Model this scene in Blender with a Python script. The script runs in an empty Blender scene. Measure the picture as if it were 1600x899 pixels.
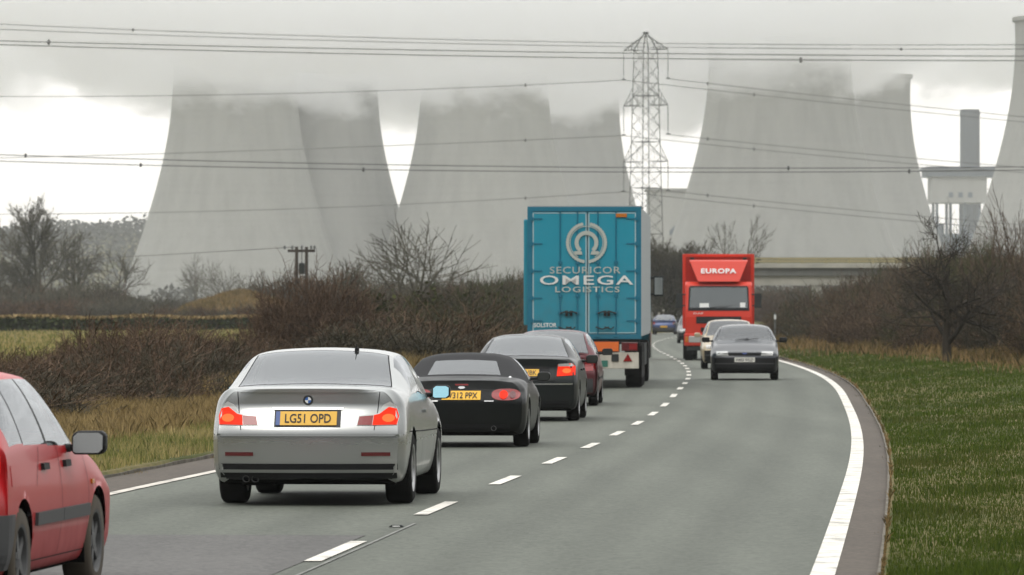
import bpy, bmesh, math, random
import numpy as np
from mathutils import Vector, Matrix
from mathutils.bvhtree import BVHTree

sc = bpy.context.scene
COL = sc.collection
R = math.radians
random.seed(7)
rng = np.random.default_rng(7)
H_CAM = 1.54          # camera height above the near road
FPX = 8889.0          # 200 mm lens on a 36 mm wide frame

def clamp(x, a=0.0, b=1.0): return max(a, min(b, x))
def sstep(a, b, x):
    t = clamp((x - a) / (b - a)); return t * t * (3 - 2 * t)

# ------------------------------------------------------------------ objects
def tag(o, label=None, cat=None, group=None, kind=None):
    if label: o['label'] = label
    if cat: o['category'] = cat
    if group: o['group'] = group
    if kind: o['kind'] = kind
    return o

def empty(name, loc=(0, 0, 0), rz=0.0):
    o = bpy.data.objects.new(name, None); COL.objects.link(o)
    o.empty_display_size = 0.3
    o.location = loc; o.rotation_euler = (0, 0, rz)
    return o

def link_mesh(name, me, parent=None):
    o = bpy.data.objects.new(name, me); COL.objects.link(o)
    if parent is not None: o.parent = parent
    return o

def kids(o): return [c for c in bpy.data.objects if c.parent == o]

def copy_tree(o, parent=None):
    c = o.copy(); COL.objects.link(c); c.parent = parent
    for ch in kids(o): copy_tree(ch, c)
    return c

# ------------------------------------------------------------------ mesh builder
class MB:
    def __init__(s): s.v = []; s.f = []; s.m = []
    def add(s, vs, fs, mi=0):
        n = len(s.v); s.v.extend([tuple(p) for p in vs])
        s.f.extend([tuple(i + n for i in f) for f in fs]); s.m.extend([mi] * len(fs)); return s
    def box(s, x0, x1, y0, y1, z0, z1, mi=0, M=None):
        vs = [(x0,y0,z0),(x1,y0,z0),(x1,y1,z0),(x0,y1,z0),(x0,y0,z1),(x1,y0,z1),(x1,y1,z1),(x0,y1,z1)]
        if M is not None: vs = [M @ Vector(p) for p in vs]
        return s.add(vs, [(0,3,2,1),(4,5,6,7),(0,1,5,4),(1,2,6,5),(2,3,7,6),(3,0,4,7)], mi)
    def tube(s, pts, rad, n=6, mi=0, cap=True):
        pts = [Vector(p) for p in pts]
        rs = rad if isinstance(rad, (list, tuple)) else [rad] * len(pts)
        vs = []; k = len(pts)
        for i, p in enumerate(pts):
            d = (pts[min(i + 1, k - 1)] - pts[max(i - 1, 0)])
            if d.length < 1e-9: d = Vector((0, 0, 1))
            d.normalize()
            a = d.cross(Vector((0, 0, 1)) if abs(d.z) < .9 else Vector((1, 0, 0))).normalized(); b = d.cross(a)
            for q in range(n):
                t = 2 * math.pi * q / n
                vs.append(p + (a * math.cos(t) + b * math.sin(t)) * rs[i])
        fs = []
        for i in range(k - 1):
            for q in range(n):
                r = (q + 1) % n
                fs.append((i*n+q, i*n+r, (i+1)*n+r, (i+1)*n+q))
        if cap and n > 2:
            fs.append(tuple(range(n))[::-1]); fs.append(tuple((k-1)*n + q for q in range(n)))
        return s.add(vs, fs, mi)
    def prism(s, poly, axis, a0, a1, mi=0, M=None):
        """polygon (p,q) extruded along axis: 'x' -> (y,z), 'y' -> (x,z), 'z' -> (x,y)"""
        n = len(poly)
        def P(p, a):
            return {'x': (a, p[0], p[1]), 'y': (p[0], a, p[1]), 'z': (p[0], p[1], a)}[axis]
        vs = [P(p, a0) for p in poly] + [P(p, a1) for p in poly]
        if M is not None: vs = [M @ Vector(p) for p in vs]
        fs = [tuple(range(n))[::-1], tuple(range(n, 2*n))]
        for i in range(n):
            j = (i + 1) % n; fs.append((i, j, n + j, n + i))
        return s.add(vs, fs, mi)
    def lathe(s, prof, n=32, axis='z', c=(0, 0, 0), mi=0, closed=False):
        """prof: list of (r, h) revolved about axis through c"""
        vs = []; k = len(prof)
        for (r, h) in prof:
            for q in range(n):
                t = 2 * math.pi * q / n; a, b = r * math.cos(t), r * math.sin(t)
                p = (a, b, h) if axis == 'z' else ((h, a, b) if axis == 'x' else (b, h, a))
                vs.append((p[0]+c[0], p[1]+c[1], p[2]+c[2]))
        fs = []
        for i in range(k if closed else k - 1):
            i2 = (i + 1) % k
            for q in range(n):
                r2 = (q + 1) % n; fs.append((i*n+q, i*n+r2, i2*n+r2, i2*n+q))
        return s.add(vs, fs, mi)
    def build(s, name, mats, parent=None, smooth=False, bevel=0.0, sharp=None, seg=2):
        me = bpy.data.meshes.new(name)
        me.from_pydata(s.v, [], s.f)
        if not isinstance(mats, (list, tuple)): mats = [mats]
        for m in mats: me.materials.append(m)
        if len(mats) > 1: me.polygons.foreach_set('material_index', s.m)
        bm = bmesh.new(); bm.from_mesh(me)
        bmesh.ops.recalc_face_normals(bm, faces=bm.faces)
        if bevel > 0:
            es = [e for e in bm.edges if len(e.link_faces) == 2 and e.calc_face_angle(0) > R(35)]
            bmesh.ops.bevel(bm, geom=es, offset=bevel, segments=seg, profile=.5, affect='EDGES', clamp_overlap=True)
        bm.to_mesh(me); bm.free()
        if smooth:
            me.polygons.foreach_set('use_smooth', [True] * len(me.polygons))
            if sharp: me.set_sharp_from_angle(angle=R(sharp))
        me.update()
        return link_mesh(name, me, parent)

def np_mesh(name, verts, faces, mat, parent=None, smooth=False):
    """verts (n,3), faces (m,k) numpy arrays, all faces the same size"""
    me = bpy.data.meshes.new(name)
    verts = np.asarray(verts, np.float32); faces = np.asarray(faces, np.int32)
    me.vertices.add(len(verts)); me.vertices.foreach_set('co', verts.ravel())
    k = faces.shape[1]
    me.loops.add(faces.size); me.loops.foreach_set('vertex_index', faces.ravel())
    me.polygons.add(len(faces))
    me.polygons.foreach_set('loop_start', np.arange(0, faces.size, k, dtype=np.int32))
    if smooth: me.polygons.foreach_set('use_smooth', np.ones(len(faces), bool))
    me.materials.append(mat); me.update(calc_edges=True); me.validate()
    return link_mesh(name, me, parent)

# ------------------------------------------------------------------ materials
def new_mat(name):
    m = bpy.data.materials.new(name); m.use_nodes = True
    nt = m.node_tree; b = nt.nodes['Principled BSDF']
    return m, nt, b
def setc(b, key, v):
    if key in b.inputs: b.inputs[key].default_value = v
def N(nt, typ, **kw):
    n = nt.nodes.new(typ)
    for k, v in kw.items(): setattr(n, k, v)
    return n
def c4(c): return (c[0], c[1], c[2], 1.0)

def mat_plain(name, col, rough=.6, metal=0.0, coat=0.0, var=.08, scale=6.0, bump=0.0, spec=.5, coord='Object'):
    """one base colour broken up by faint procedural unevenness"""
    m, nt, b = new_mat(name)
    setc(b, 'Roughness', rough); setc(b, 'Metallic', metal); setc(b, 'Coat Weight', coat); setc(b, 'Coat Roughness', .04)
    setc(b, 'Specular IOR Level', spec)
    tc = N(nt, 'ShaderNodeTexCoord')
    no = N(nt, 'ShaderNodeTexNoise'); no.inputs['Scale'].default_value = scale; no.inputs['Detail'].default_value = 5
    nt.links.new(tc.outputs[coord], no.inputs['Vector'])
    mx = N(nt, 'ShaderNodeMix', data_type='RGBA')
    mx.inputs[6].default_value = c4([x * (1 - var) for x in col]); mx.inputs[7].default_value = c4([min(1, x * (1 + var)) for x in col])
    nt.links.new(no.outputs['Fac'], mx.inputs[0]); nt.links.new(mx.outputs[2], b.inputs['Base Color'])
    if bump:
        bp = N(nt, 'ShaderNodeBump'); bp.inputs['Strength'].default_value = bump; bp.inputs['Distance'].default_value = .02
        nt.links.new(no.outputs['Fac'], bp.inputs['Height']); nt.links.new(bp.outputs['Normal'], b.inputs['Normal'])
    return m

def mat_paint(name, col, metal=0.0, rough=.35, dirt=(.09, .08, .07), dirt_top=.55, amount=.55, coat=.25, spec=.35):
    """car paint with road dirt that builds up on the lower body"""
    m, nt, b = new_mat(name)
    setc(b, 'Metallic', metal); setc(b, 'Coat Weight', coat); setc(b, 'Coat Roughness', .08); setc(b, 'Specular IOR Level', spec)
    tc = N(nt, 'ShaderNodeTexCoord'); sp = N(nt, 'ShaderNodeSeparateXYZ'); nt.links.new(tc.outputs['Object'], sp.inputs[0])
    no = N(nt, 'ShaderNodeTexNoise'); no.inputs['Scale'].default_value = 5; no.inputs['Detail'].default_value = 6
    nt.links.new(tc.outputs['Object'], no.inputs['Vector'])
    mr = N(nt, 'ShaderNodeMapRange'); mr.inputs['From Min'].default_value = dirt_top; mr.inputs['From Max'].default_value = .12
    mr.inputs['To Max'].default_value = amount
    nt.links.new(sp.outputs['Z'], mr.inputs['Value'])
    mu = N(nt, 'ShaderNodeMath', operation='MULTIPLY'); nt.links.new(mr.outputs[0], mu.inputs[0]); nt.links.new(no.outputs['Fac'], mu.inputs[1])
    mu2 = N(nt, 'ShaderNodeMath', operation='MULTIPLY_ADD', use_clamp=True); mu2.inputs[1].default_value = 1.5; mu2.inputs[2].default_value = .03
    nt.links.new(mu.outputs[0], mu2.inputs[0])
    mx = N(nt, 'ShaderNodeMix', data_type='RGBA'); mx.inputs[6].default_value = c4(col); mx.inputs[7].default_value = c4(dirt)
    nt.links.new(mu2.outputs[0], mx.inputs[0]); nt.links.new(mx.outputs[2], b.inputs['Base Color'])
    mr2 = N(nt, 'ShaderNodeMapRange'); mr2.inputs['To Min'].default_value = rough; mr2.inputs['To Max'].default_value = .85
    nt.links.new(mu2.outputs[0], mr2.inputs['Value']); nt.links.new(mr2.outputs[0], b.inputs['Roughness'])
    mm = N(nt, 'ShaderNodeMath', operation='MULTIPLY_ADD'); mm.inputs[1].default_value = -metal; mm.inputs[2].default_value = metal
    nt.links.new(mu2.outputs[0], mm.inputs[0]); nt.links.new(mm.outputs[0], b.inputs['Metallic'])
    return m

def mat_glass(name, tint=(.72, .77, .76), gloss=.12):
    """car glass: fresnel mirror over a tinted see-through pane"""
    m = bpy.data.materials.new(name); m.use_nodes = True; nt = m.node_tree; nt.nodes.clear()
    out = N(nt, 'ShaderNodeOutputMaterial'); tr = N(nt, 'ShaderNodeBsdfTransparent'); tr.inputs[0].default_value = c4(tint)
    gl = N(nt, 'ShaderNodeBsdfGlossy'); gl.inputs['Roughness'].default_value = .03; gl.inputs['Color'].default_value = (.95, .97, 1, 1)
    df = N(nt, 'ShaderNodeBsdfDiffuse'); df.inputs[0].default_value = (.32, .33, .32, 1)
    no = N(nt, 'ShaderNodeTexNoise'); no.inputs['Scale'].default_value = 3; no.inputs['Detail'].default_value = 4
    tc = N(nt, 'ShaderNodeTexCoord'); nt.links.new(tc.outputs['Object'], no.inputs['Vector'])
    fr = N(nt, 'ShaderNodeFresnel'); fr.inputs['IOR'].default_value = 1.5
    ad = N(nt, 'ShaderNodeMath', operation='ADD', use_clamp=True); ad.inputs[1].default_value = gloss * .5
    nt.links.new(fr.outputs[0], ad.inputs[0])
    m1 = N(nt, 'ShaderNodeMixShader'); nt.links.new(ad.outputs[0], m1.inputs[0]); nt.links.new(tr.outputs[0], m1.inputs[1]); nt.links.new(gl.outputs[0], m1.inputs[2])
    mu = N(nt, 'ShaderNodeMath', operation='MULTIPLY'); mu.inputs[1].default_value = .09; nt.links.new(no.outputs['Fac'], mu.inputs[0])   # film of dust
    m2 = N(nt, 'ShaderNodeMixShader'); nt.links.new(mu.outputs[0], m2.inputs[0]); nt.links.new(m1.outputs[0], m2.inputs[1]); nt.links.new(df.outputs[0], m2.inputs[2])
    nt.links.new(m2.outputs[0], out.inputs[0]); return m

def mat_lamp(name, col, emit, strength):
    m, nt, b = new_mat(name)
    setc(b, 'Base Color', c4(col)); setc(b, 'Roughness', .3); setc(b, 'Specular IOR Level', .1)
    setc(b, 'Emission Color', c4(emit)); setc(b, 'Emission Strength', strength)
    return m

def mat_twig(name, ca, cb, rough=.9):
    """bark and twigs: colour differs from twig to twig"""
    m, nt, b = new_mat(name); setc(b, 'Roughness', rough); setc(b, 'Specular IOR Level', .15)
    ge = N(nt, 'ShaderNodeNewGeometry'); mx = N(nt, 'ShaderNodeMix', data_type='RGBA')
    mx.inputs[6].default_value = c4(ca); mx.inputs[7].default_value = c4(cb)
    nt.links.new(ge.outputs['Random Per Island'], mx.inputs[0]); nt.links.new(mx.outputs[2], b.inputs['Base Color'])
    return m

def mat_grass(name, greens, straw, lo, hi, scale):
    """blades: green or straw by blade and by patches of the verge"""
    m, nt, b = new_mat(name); setc(b, 'Roughness', .8); setc(b, 'Specular IOR Level', .2)
    ge = N(nt, 'ShaderNodeNewGeometry'); tc = N(nt, 'ShaderNodeTexCoord')
    no = N(nt, 'ShaderNodeTexNoise'); no.inputs['Scale'].default_value = scale; no.inputs['Detail'].default_value = 4
    nt.links.new(tc.outputs['Object'], no.inputs['Vector'])
    g = N(nt, 'ShaderNodeMix', data_type='RGBA'); g.inputs[6].default_value = c4(greens[0]); g.inputs[7].default_value = c4(greens[1])
    nt.links.new(ge.outputs['Random Per Island'], g.inputs[0])
    ad = N(nt, 'ShaderNodeMath', operation='MULTIPLY_ADD'); ad.inputs[1].default_value = .35; nt.links.new(ge.outputs['Random Per Island'], ad.inputs[0]); nt.links.new(no.outputs['Fac'], ad.inputs[2])
    mr = N(nt, 'ShaderNodeMapRange'); mr.inputs['From Min'].default_value = lo; mr.inputs['From Max'].default_value = hi
    nt.links.new(ad.outputs[0], mr.inputs['Value'])
    mx = N(nt, 'ShaderNodeMix', data_type='RGBA'); nt.links.new(mr.outputs[0], mx.inputs[0])
    nt.links.new(g.outputs[2], mx.inputs[6]); mx.inputs[7].default_value = c4(straw)
    nt.links.new(mx.outputs[2], b.inputs['Base Color']); return m

def mat_ground(name, cols, scale=.12, bump=.6, rough=.95):
    m, nt, b = new_mat(name); setc(b, 'Roughness', rough); setc(b, 'Specular IOR Level', .1)
    tc = N(nt, 'ShaderNodeTexCoord')
    n1 = N(nt, 'ShaderNodeTexNoise'); n1.inputs['Scale'].default_value = scale; n1.inputs['Detail'].default_value = 8
    n2 = N(nt, 'ShaderNodeTexNoise'); n2.inputs['Scale'].default_value = scale * 30; n2.inputs['Detail'].default_value = 6
    for n in (n1, n2): nt.links.new(tc.outputs['Object'], n.inputs['Vector'])
    ad = N(nt, 'ShaderNodeMath', operation='MULTIPLY_ADD'); ad.inputs[1].default_value = .35
    nt.links.new(n2.outputs['Fac'], ad.inputs[0]); nt.links.new(n1.outputs['Fac'], ad.inputs[2])
    cr = N(nt, 'ShaderNodeValToRGB'); e = cr.color_ramp.elements
    k = len(cols)
    while len(e) < k: e.new(.5)
    for i, c in enumerate(cols): e[i].position = .45 + .42 * i / (k - 1); e[i].color = c4(c)
    nt.links.new(ad.outputs[0], cr.inputs[0]); nt.links.new(cr.outputs[0], b.inputs['Base Color'])
    bp = N(nt, 'ShaderNodeBump'); bp.inputs['Strength'].default_value = bump; bp.inputs['Distance'].default_value = .08
    nt.links.new(n2.outputs['Fac'], bp.inputs['Height']); nt.links.new(bp.outputs['Normal'], b.inputs['Normal'])
    return m

def mat_asphalt(name, ca, cb, grain=90, stretch=True, wear=0.0):
    m, nt, b = new_mat(name); setc(b, 'Roughness', .8); setc(b, 'Specular IOR Level', .25)
    tc = N(nt, 'ShaderNodeTexCoord')
    mp = N(nt, 'ShaderNodeMapping'); mp.inputs['Scale'].default_value = (1.1, .05, 1) if stretch else (.4, .4, 1)
    mp.inputs['Rotation'].default_value = (0, 0, R(3.5))
    nt.links.new(tc.outputs['Object'], mp.inputs['Vector'])
    n1 = N(nt, 'ShaderNodeTexNoise'); n1.inputs['Scale'].default_value = 1.0; n1.inputs['Detail'].default_value = 5
    nt.links.new(mp.outputs[0], n1.inputs['Vector'])
    n2 = N(nt, 'ShaderNodeTexNoise'); n2.inputs['Scale'].default_value = grain; n2.inputs['Detail'].default_value = 3
    n3 = N(nt, 'ShaderNodeTexNoise'); n3.inputs['Scale'].default_value = .35; n3.inputs['Detail'].default_value = 6
    for n in (n2, n3): nt.links.new(tc.outputs['Object'], n.inputs['Vector'])
    a = N(nt, 'ShaderNodeMath', operation='MULTIPLY_ADD'); a.inputs[1].default_value = .45; nt.links.new(n2.outputs['Fac'], a.inputs[0])
    a2 = N(nt, 'ShaderNodeMath', operation='MULTIPLY_ADD'); a2.inputs[1].default_value = .5; nt.links.new(n3.outputs['Fac'], a2.inputs[0])
    nt.links.new(n1.outputs['Fac'], a.inputs[2]); nt.links.new(a.outputs[0], a2.inputs[2])
    mr = N(nt, 'ShaderNodeMapRange'); mr.inputs['From Min'].default_value = .62; mr.inputs['From Max'].default_value = 1.32
    nt.links.new(a2.outputs[0], mr.inputs['Value'])
    mx = N(nt, 'ShaderNodeMix', data_type='RGBA'); mx.inputs[6].default_value = c4(ca); mx.inputs[7].default_value = c4(cb)
    nt.links.new(mr.outputs[0], mx.inputs[0])
    # exposed stone chippings
    vo = N(nt, 'ShaderNodeTexVoronoi'); vo.inputs['Scale'].default_value = 28; nt.links.new(tc.outputs['Object'], vo.inputs['Vector'])
    chip = N(nt, 'ShaderNodeMix', data_type='RGBA', blend_type='OVERLAY'); chip.inputs[0].default_value = .30
    bw = N(nt, 'ShaderNodeRGBToBW'); nt.links.new(vo.outputs['Color'], bw.inputs[0])
    nt.links.new(mx.outputs[2], chip.inputs[6]); nt.links.new(bw.outputs[0], chip.inputs[7])
    last = chip.outputs[2]
    if wear:
        at_ = N(nt, 'ShaderNodeAttribute'); at_.attribute_name = 'wear'
        wn = N(nt, 'ShaderNodeMath', operation='MULTIPLY'); nt.links.new(at_.outputs['Fac'], wn.inputs[0]); nt.links.new(n3.outputs['Fac'], wn.inputs[1])
        w2 = N(nt, 'ShaderNodeMath', operation='MULTIPLY', use_clamp=True); w2.inputs[1].default_value = wear * 1.7; nt.links.new(wn.outputs[0], w2.inputs[0])
        wm = N(nt, 'ShaderNodeMix', data_type='RGBA'); wm.inputs[7].default_value = c4([x * .45 for x in ca]); nt.links.new(w2.outputs[0], wm.inputs[0]); nt.links.new(last, wm.inputs[6]); last = wm.outputs[2]
    nt.links.new(last, b.inputs['Base Color'])
    bp = N(nt, 'ShaderNodeBump'); bp.inputs['Strength'].default_value = .25; bp.inputs['Distance'].default_value = .01
    nt.links.new(n2.outputs['Fac'], bp.inputs['Height']); nt.links.new(bp.outputs['Normal'], b.inputs['Normal'])
    return m

def mat_concrete(name, ca, cb, sx=.12, sz=.012, rings=0.0):
    """weathered concrete with vertical streaks"""
    m, nt, b = new_mat(name); setc(b, 'Roughness', .9); setc(b, 'Specular IOR Level', .2)
    tc = N(nt, 'ShaderNodeTexCoord'); mp = N(nt, 'ShaderNodeMapping'); mp.inputs['Scale'].default_value = (sx, sx, sz)
    nt.links.new(tc.outputs['Object'], mp.inputs['Vector'])
    n1 = N(nt, 'ShaderNodeTexNoise'); n1.inputs['Scale'].default_value = 1; n1.inputs['Detail'].default_value = 7; n1.inputs['Roughness'].default_value = .65
    nt.links.new(mp.outputs[0], n1.inputs['Vector'])
    mr = N(nt, 'ShaderNodeMapRange'); mr.inputs['From Min'].default_value = .35; mr.inputs['From Max'].default_value = .68
    nt.links.new(n1.outputs['Fac'], mr.inputs['Value'])
    mx = N(nt, 'ShaderNodeMix', data_type='RGBA'); mx.inputs[6].default_value = c4(ca); mx.inputs[7].default_value = c4(cb)
    fac = mr.outputs[0]
    if rings:
        sp = N(nt, 'ShaderNodeSeparateXYZ'); nt.links.new(tc.outputs['Object'], sp.inputs[0])
        no = N(nt, 'ShaderNodeTexNoise', noise_dimensions='1D'); no.inputs['Scale'].default_value = .6; no.inputs['Detail'].default_value = 2; nt.links.new(sp.outputs['Z'], no.inputs['W'])
        ad = N(nt, 'ShaderNodeMath', operation='MULTIPLY_ADD', use_clamp=True); ad.inputs[1].default_value = rings; nt.links.new(no.outputs['Fac'], ad.inputs[0]); nt.links.new(fac, ad.inputs[2])
        sb = N(nt, 'ShaderNodeMath', operation='SUBTRACT', use_clamp=True); sb.inputs[1].default_value = rings * .5; nt.links.new(ad.outputs[0], sb.inputs[0]); fac = sb.outputs[0]
    nt.links.new(fac, mx.inputs[0]); nt.links.new(mx.outputs[2], b.inputs['Base Color'])
    return m

def mat_worn_paint(name, col, under, lo=.30, hi=.42):
    m, nt, b = new_mat(name); setc(b, 'Roughness', .7)
    tc = N(nt, 'ShaderNodeTexCoord'); n1 = N(nt, 'ShaderNodeTexNoise'); n1.inputs['Scale'].default_value = 2.2; n1.inputs['Detail'].default_value = 9; n1.inputs['Roughness'].default_value = .75
    nt.links.new(tc.outputs['Object'], n1.inputs['Vector'])
    mr = N(nt, 'ShaderNodeMapRange'); mr.inputs['From Min'].default_value = lo; mr.inputs['From Max'].default_value = hi
    nt.links.new(n1.outputs['Fac'], mr.inputs['Value'])
    mx = N(nt, 'ShaderNodeMix', data_type='RGBA'); mx.inputs[6].default_value = c4(under); mx.inputs[7].default_value = c4(col)
    nt.links.new(mr.outputs[0], mx.inputs[0]); nt.links.new(mx.outputs[2], b.inputs['Base Color'])
    return m

M = {}
M['asphalt'] = mat_asphalt('asphalt', (.092, .100, .083), (.146, .156, .130), wear=.5)
M['asphalt_old'] = mat_asphalt('asphalt_patch', (.074, .072, .069), (.122, .118, .112))
M['shoulder'] = mat_asphalt('shoulder_grit', (.052, .041, .032), (.105, .086, .068), grain=30)
M['line'] = mat_worn_paint('road_marking_paint', (.70, .665, .60), (.28, .265, .235), .36, .50)
M['joint'] = mat_worn_paint('pale_joint_sealant', (.20, .20, .185), (.12, .125, .11), .42, .60)
M['line_left'] = mat_worn_paint('dirty_marking_paint', (.62, .57, .50), (.2, .19, .17), .36, .52)
M['kerb'] = mat_concrete('kerb_concrete', (.085, .075, .058), (.21, .19, .155), 3, 3)
M['ground'] = mat_ground('rough_grassland', [(.032, .042, .012), (.075, .08, .025), (.16, .13, .06), (.08, .085, .03)])
M['mound'] = mat_ground('straw_bank', [(.06, .055, .025), (.13, .10, .05), (.18, .14, .075)], .25)
M['grass_r'] = mat_grass('verge_grass', [(.036, .062, .005), (.086, .134, .010)], (.098, .098, .022), .66, .98, .13)
M['grass_l'] = mat_grass('verge_grass_dry', [(.10, .13, .026), (.25, .25, .07)], (.48, .37, .17), .52, .92, .25)
M['straw'] = mat_grass('tall_dry_grass', [(.17, .12, .05), (.36, .26, .115)], (.46, .34, .165), .7, 1.1, .4)
M['twig_l'] = mat_twig('thorn_twigs', (.045, .028, .018), (.17, .112, .074))
M['twig_d'] = mat_twig('dark_twigs', (.026, .025, .016), (.105, .088, .060))
M['straw_r'] = mat_grass('dry_grass_by_hedge', [(.06, .055, .014), (.21, .14, .06)], (.33, .215, .10), .6, .95, .25)
M['rubber_dusty'] = mat_plain('dusty_tyre', (.085, .07, .052), .95, var=.3)
M['twig_o'] = mat_twig('mossy_twigs', (.02, .026, .010), (.085, .088, .035))
M['twig_b'] = mat_twig('bramble_stems', (.042, .028, .017), (.16, .108, .066))
M['twig_r'] = mat_twig('reddish_twigs', (.038, .027, .018), (.15, .104, .07))
M['bark'] = mat_twig('tree_bark', (.022, .018, .014), (.07, .058, .045))
M['bark_g'] = mat_twig('grey_green_bark', (.055, .052, .036), (.135, .122, .09))
M['ivy'] = mat_twig('ivy_leaves', (.018, .024, .008), (.06, .065, .02))
M['clip'] = mat_twig('clipped_hedge_leaves', (.03, .042, .02), (.085, .1, .045))
M['wood_far'] = mat_twig('far_wood', (.03, .032, .026), (.075, .075, .06))
M['concrete_t'] = mat_concrete('tower_concrete', (.35, .35, .33), (.43, .43, .405), .16, .008, .6)
M['concrete_t2'] = mat_concrete('tower_concrete_dark', (.335, .335, .32), (.41, .41, .39), .16, .008, .6)
M['concrete_b'] = mat_concrete('bridge_concrete', (.33, .32, .28), (.48, .46, .4), .4, .4)
M['clad_pale'] = mat_concrete('pale_cladding', (.36, .36, .34), (.42, .42, .4), .1, .03)
M['clad_blue'] = mat_concrete('blue_grey_cladding', (.10, .13, .17), (.14, .17, .21), .1, .03)
M['stack'] = mat_concrete('stack_concrete', (.055, .07, .085), (.085, .10, .115), .1, .02)
M['steel'] = mat_plain('galvanised_steel', (.12, .125, .12), .6, .3)
M['wire'] = mat_plain('cable_aluminium', (.06, .06, .06), .7)
M['wire_grey'] = mat_plain('cable_weathered', (.17, .17, .165), .7)
M['insul'] = mat_plain('insulator_glass', (.12, .13, .13), .4)
M['pole'] = mat_concrete('tarred_pole_wood', (.03, .024, .02), (.075, .06, .048), 3, .3)
M['rail'] = mat_plain('yellow_bridge_rail', (.36, .30, .15), .6)
M['rubber'] = mat_plain('tyre_rubber', (.011, .0105, .010), .9, spec=.15, bump=.2, scale=40)
M['rim'] = mat_plain('wheel_alloy', (.36, .36, .36), .4, .8)
M['hub'] = mat_plain('wheel_steel', (.1, .1, .1), .55, .4)
M['plastic'] = mat_plain('black_trim_plastic', (.012, .012, .013), .6, spec=.25)
M['tint_strip'] = mat_plain('window_rubber', (.01, .01, .011), .7, spec=.2)
M['plastic_grey'] = mat_plain('grey_trim_plastic', (.05, .05, .052), .6)
M['under'] = mat_plain('underbody_grime', (.007, .0065, .006), 1.0, spec=.05)
M['inside'] = mat_plain('cabin_upholstery', (.035, .034, .034), .9)
M['inside_grey'] = mat_plain('grey_upholstery', (.11, .11, .11), .9)
M['gap'] = mat_plain('panel_gap', (.006, .006, .006), .9)
M['glass'] = mat_glass('car_glass')
M['glass_rear'] = mat_glass('rear_glass', (.72, .80, .76), .2)
M['chrome'] = mat_plain('chrome', (.7, .7, .7), .15, 1.0)
M['plate_y'] = mat_plain('yellow_plate', (.78, .43, .02), .4)
M['plate_w'] = mat_plain('white_plate', (.72, .70, .64), .4)
M['black'] = mat_plain('lettering_black', (.012, .012, .012), .6)
M['white'] = mat_plain('lettering_white', (.74, .74, .72), .5)
M['brake'] = mat_lamp('brake_lamp_lit', (.5, .015, .01), (1, .03, .01), .45)
M['brake_hot'] = mat_lamp('brake_lamp_bulb', (.40, .008, .004), (1, .042, .009), .78)
M['bulb'] = mat_lamp('brake_bulb_glow', (.6, .06, .02), (1, .17, .035), .95)
M['red_lens'] = mat_plain('red_lens', (.24, .008, .008), .15, coat=.5)
M['dark_lens'] = mat_plain('dark_red_lens', (.10, .008, .01), .2, coat=.5)
M['clear_lens'] = mat_plain('clear_lens', (.5, .5, .48), .12, .3, coat=.6)
M['amber'] = mat_plain('amber_lens', (.5, .16, .02), .2)
M['mirror_blue'] = mat_plain('blue_tint_mirror', (.48, .86, 1.0), .08, 1.0, var=.03)
M['mirror_dim'] = mat_plain('dimmed_mirror_glass', (.10, .105, .10), .3, 1.0)  # dark metal colour stands in for a dim reflection
M['mirror_red'] = mat_plain('grey_mirror_glass', (.42, .42, .41), .15, 1.0)  # metal colour turned down to grey what it reflects
M['mirror'] = mat_plain('mirror_glass', (.62, .64, .64), .06, 1.0, var=.02)
M['p_silver'] = mat_paint('silver_paint', (.40, .41, .405), .85, .24, (.30, .29, .27), .6, .35)
M['p_red'] = mat_paint('red_paint', (.44, .012, .016), 0, .38, (.2, .045, .04), .7, .45, .15)
M['p_black'] = mat_paint('black_paint', (.004, .0055, .0055), .0, .3, (.03, .028, .024), .5, .3, .05, .22)
M['p_dark'] = mat_paint('dark_green_grey_paint', (.009, .012, .012), .1, .3, (.035, .033, .03), .5, .35, .08, .28)
M['p_maroon'] = mat_paint('maroon_paint', (.11, .022, .028), .25, .3)
M['p_blue'] = mat_paint('blue_paint', (.05, .075, .18), .3, .3)
M['p_ford'] = mat_paint('grey_blue_paint', (.026, .03, .037), .2, .28)
M['p_beige'] = mat_paint('beige_paint', (.42, .35, .24), .25, .3)
M['p_grey'] = mat_paint('grey_paint', (.10, .105, .105), .3, .3)
M['fabric'] = mat_plain('soft_top_fabric', (.028, .028, .03), .95, bump=.3, scale=60)
M['t_blue'] = mat_paint('trailer_blue', (.014, .28, .395), 0, .45, (.07, .15, .17), 3.0, .75, .12)
M['t_blue_d'] = mat_paint('trailer_blue_frame', (.008, .16, .25), 0, .5, (.05, .1, .12), 2.2, .4, .1)
M['t_side'] = mat_plain('grey_side_curtain', (.36, .39, .40), .6)
M['t_black'] = mat_plain('chassis_black', (.018, .022, .021), .75)
M['t_white'] = mat_concrete('dirty_white_board', (.42, .39, .33), (.62, .58, .5), 3, 1)
M['t_orange'] = mat_plain('orange_marker_board', (.75, .15, .02), .5)
M['emblem'] = mat_plain('emblem_pale_gold', (.46, .49, .45), .5)
M['l_red'] = mat_paint('lorry_red', (.64, .034, .012), 0, .42, (.28, .05, .035), 1.6, .6, .15)
M['l_red_d'] = mat_paint('lorry_red_box', (.46, .02, .01), 0, .5, (.22, .04, .03), 2.5, .6, .1)
HAZE = 1.2e-4
STEAM = 0.024
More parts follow.
